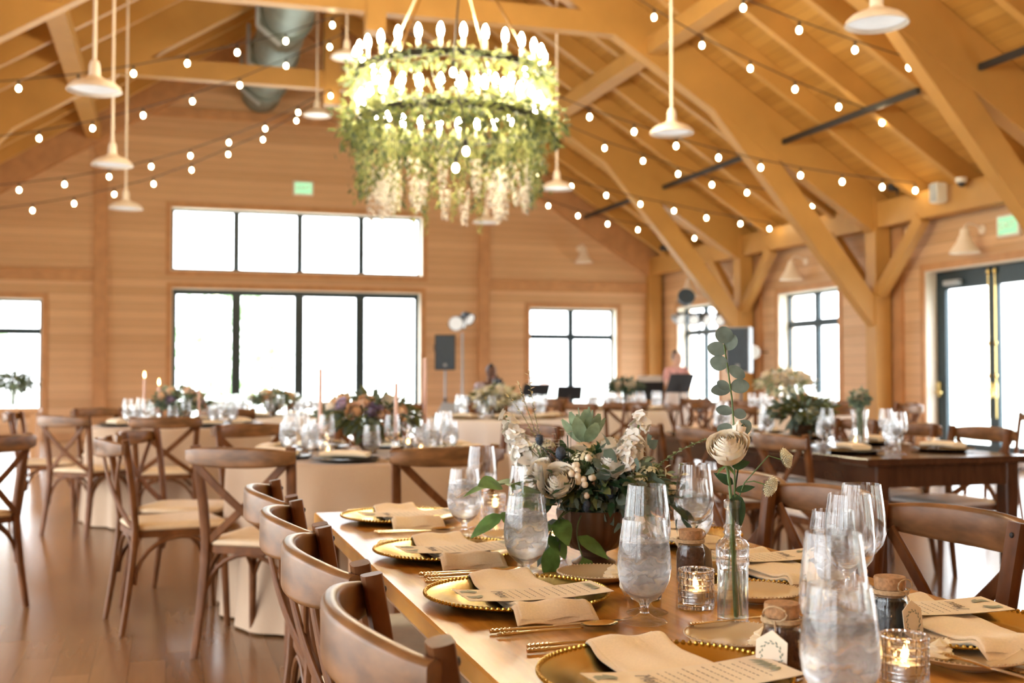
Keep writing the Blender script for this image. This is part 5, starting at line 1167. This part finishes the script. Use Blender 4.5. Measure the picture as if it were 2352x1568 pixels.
def head(parent, skin, c, yaw, pitch, hairm, bun=None, long=0):
    m = Matrix.Translation(c) @ Matrix.Rotation(yaw, 4, 'Z') @ Matrix.Rotation(pitch, 4, 'X')      # faces local -y
    def T(mb): mb.v = [tuple(m @ V(p)) for p in mb.v]; return mb
    mb = MB(); mb.lathe([(0,-.115),(.03,-.112),(.05,-.095),(.064,-.06),(.073,-.01),(.076,.035),(.07,.075),(.045,.105),(0,.118)], 20); mb.v = [(x, y*1.18 - (.012 if z < -.05 else 0), z) for x, y, z in mb.v]
    mb.add([(-.011,-.082,.012),(.011,-.082,.012),(.014,-.088,-.03),(-.014,-.088,-.03),(0,-.112,-.028),(0,-.086,.02)], [(0,1,5),(0,5,4,3),(1,2,4,5),(3,4,2)])
    for s in (-1, 1): mb.ball((s*.077,.0,-.005), (.011,.02,.032), 8, 6)
    T(mb).build('head', skin, parent, 60)
    mb = MB()
    for s in (-1, 1): mb.ball((s*.03,-.084,.012), (.012,.006,.006), 8, 5)
    T(mb).build('eyes', 'black_gear', parent)
    mb = MB(); mb.ball((0,-.088,-.062), (.024,.006,.007), 8, 5); T(mb).build('mouth', 'blouse_pink', parent)
    mb = MB(); mb.ball((0,.02,.035), (.084,.094,.093), 16, 10); mb.v = [(x, y if z > -.0 or y > -.02 else max(y, -.03), z) for x, y, z in mb.v]
    if bun: mb.ball(bun, (.05,.05,.05), 12, 8)
    if long: mb.ball((0,.06,-.08), (.07,.05,.13), 12, 8)
    T(mb).build('hair', hairm, parent, 60)
def hand(parent, skin, w, d, n, s):
    """palm and five fingers; w wrist, d along the hand, n palm normal, s side of the thumb"""
    d, n = V(d).normalized(), V(n).normalized(); a = d.cross(n)*s; w = V(w); ch = [(None, [(w, .022), (w+d*.045, (.034,.018)), (w+d*.085, (.036,.015))])]
    for k, L in enumerate((.068,.078,.072,.056)): b = w + d*.088 + a*(.027-.018*k); ch.append((2, [(b, .0095), (b+d*L*.5+n*.008, .0085), (b+d*L*.85+n*.028, .007)]))
    ch.append((1, [(w+d*.035+a*.034, .0115), (w+d*.065+a*.052+n*.012, .0095), (w+d*.088+a*.052+n*.024, .008)]))
    v, e, r_ = chainmesh(ch); body('hand', v, e, r_, skin, parent, 1)
def woman():
    t = thing('person', (8.62, 18.35, 0), .15, 'woman in a pink flowered blouse, hand on hip, behind a music stand', 'person')
    v, e, r_ = chainmesh([(None, [((0,0,.86), (.15,.11)), ((0,.0,.98), (.125,.09)), ((0,.01,1.12), (.14,.095)), ((0,.01,1.24), (.14,.085)), ((0,.01,1.31), (.06,.055)), ((0,-.01,1.38), (.048,.05))]),
        (3, [((-.17,.01,1.25), .055), ((-.235,-.02,1.02), .045), ((-.20,-.22,.93), .034), ((-.19,-.28,.93), .026)]), (3, [((.17,.01,1.25), .055), ((.33,.03,1.06), .044), ((.20,-.04,.90), .033), ((.17,-.06,.885), .026)]),
        (0, [((-.09,0,.80), .105), ((-.10,-.01,.47), .068), ((-.10,.03,.10), .042), ((-.10,-.10,.035), (.038,.03))]), (0, [((.09,0,.80), .105), ((.10,-.01,.47), .068), ((.10,.03,.10), .042), ((.10,-.10,.035), (.038,.03))])])
    b = body('body', v, e, r_, 'skin_light', t)
    head(t, 'skin_light', (0,-.03,1.45), 0, -.2, 'hair_black', (0,.05,.12))
    hand(t, 'skin_light', (-.19,-.28,.93), (.3,-1,0), (0,0,-1), 1); hand(t, 'skin_light', (.17,-.06,.885), (-1,-.3,-.2), (0,1,-.2), 1)
    v, e, r_ = chainmesh([(None, [((0,0,.90), (.158,.12)), ((0,0,.99), (.142,.105)), ((0,.01,1.12), (.158,.11)), ((0,.01,1.24), (.16,.10)), ((0,.01,1.295), (.085,.07))]), (3, [((-.175,.01,1.25), .07), ((-.232,-.015,1.05), .062)]), (3, [((.175,.01,1.25), .07), ((.30,.027,1.10), .062)])])
    body('blouse', v, e, r_, 'blouse_pink', t)
    mb = MB(); mb.lathe([(.15,.97),(.175,.9),(.21,.7),(.25,.32),(.245,.32),(.2,.7),(.145,.96)], 40, wave=lambda a, z: 1 + .05*sin(9*a)*max(0, (.95-z)/.6)); mb.build('skirt', 'skirt_white', t, 60)
def seated():
    t = thing('person', (5.06, 17.95, 0), .1, 'seated person with dark hair in a lilac shirt, arms raised to the face', 'person')
    v, e, r_ = chainmesh([(None, [((0,0,.52), (.16,.13)), ((0,.0,.68), (.14,.11)), ((0,-.02,.86), (.165,.11)), ((0,-.03,.98), (.16,.09)), ((0,-.04,1.05), (.065,.06)), ((0,-.06,1.12), (.052,.052))]),
        (3, [((-.2,-.03,.99), .06), ((-.26,-.16,.80), .048), ((-.08,-.30,.98), .034), ((-.055,-.31,1.02), .028)]), (3, [((.2,-.03,.99), .06), ((.26,-.16,.80), .048), ((.08,-.30,.98), .034), ((.055,-.31,1.02), .028)]),
        (0, [((-.1,-.08,.5), .095), ((-.13,-.42,.49), .068), ((-.13,-.44,.12), .046), ((-.13,-.54,.035), (.04,.03))]), (0, [((.1,-.08,.5), .095), ((.13,-.42,.49), .068), ((.13,-.44,.12), .046), ((.13,-.54,.035), (.04,.03))])])
    body('body', v, e, r_, 'skin_dark', t)
    head(t, 'skin_dark', (0,-.09,1.20), 0, .25, 'hair_black', (0,.03,.10))
    hand(t, 'skin_dark', (-.055,-.31,1.02), (.3,-.2,1), (1,0,0), 1); hand(t, 'skin_dark', (.055,-.31,1.02), (-.3,-.2,1), (-1,0,0), -1)
    v, e, r_ = chainmesh([(None, [((0,0,.56), (.17,.14)), ((0,.0,.68), (.16,.125)), ((0,-.02,.86), (.182,.125)), ((0,-.03,.98), (.178,.105)), ((0,-.035,1.03), (.09,.075))]), (3, [((-.2,-.03,.985), .075), ((-.255,-.14,.83), .066)]), (3, [((.2,-.03,.985), .075), ((.255,-.14,.83), .066)])])
    body('shirt', v, e, r_, 'shirt_lilac', t)
    v, e, r_ = chainmesh([(None, [((0,0,.53), (.17,.14)), ((0,0,.6), (.16,.13))]), (0, [((-.1,-.08,.505), .108), ((-.13,-.42,.495), .084), ((-.13,-.44,.14), .07)]), (0, [((.1,-.08,.505), .108), ((.13,-.42,.495), .084), ((.13,-.44,.14), .07)])])
    body('trousers', v, e, r_, 'black_gear', t)
    c = thing('camera', (5.06, 17.95, 1.0), .1, 'black camera held up by the seated person', 'camera'); mb = MB(); mb.cbox((0,-.37,.06), (.14,.06,.10), bev=.012); mb.build('camera_body', 'black_gear', c); mb = MB(); mb.tube([(0,-.39,.06),(0,-.50,.06)], .04, 16); mb.build('lens_barrel', 'black_gear', c)
    put_chair(5.06, 17.98, pi+.1, 'crossback chair under the seated musician')
woman(); seated()
for c in (chair, chair_w):
    if not c.get('used'): pass
for o in list(SC.objects):
    for k in ('spare', 'used'):
        if k in o: del o[k]
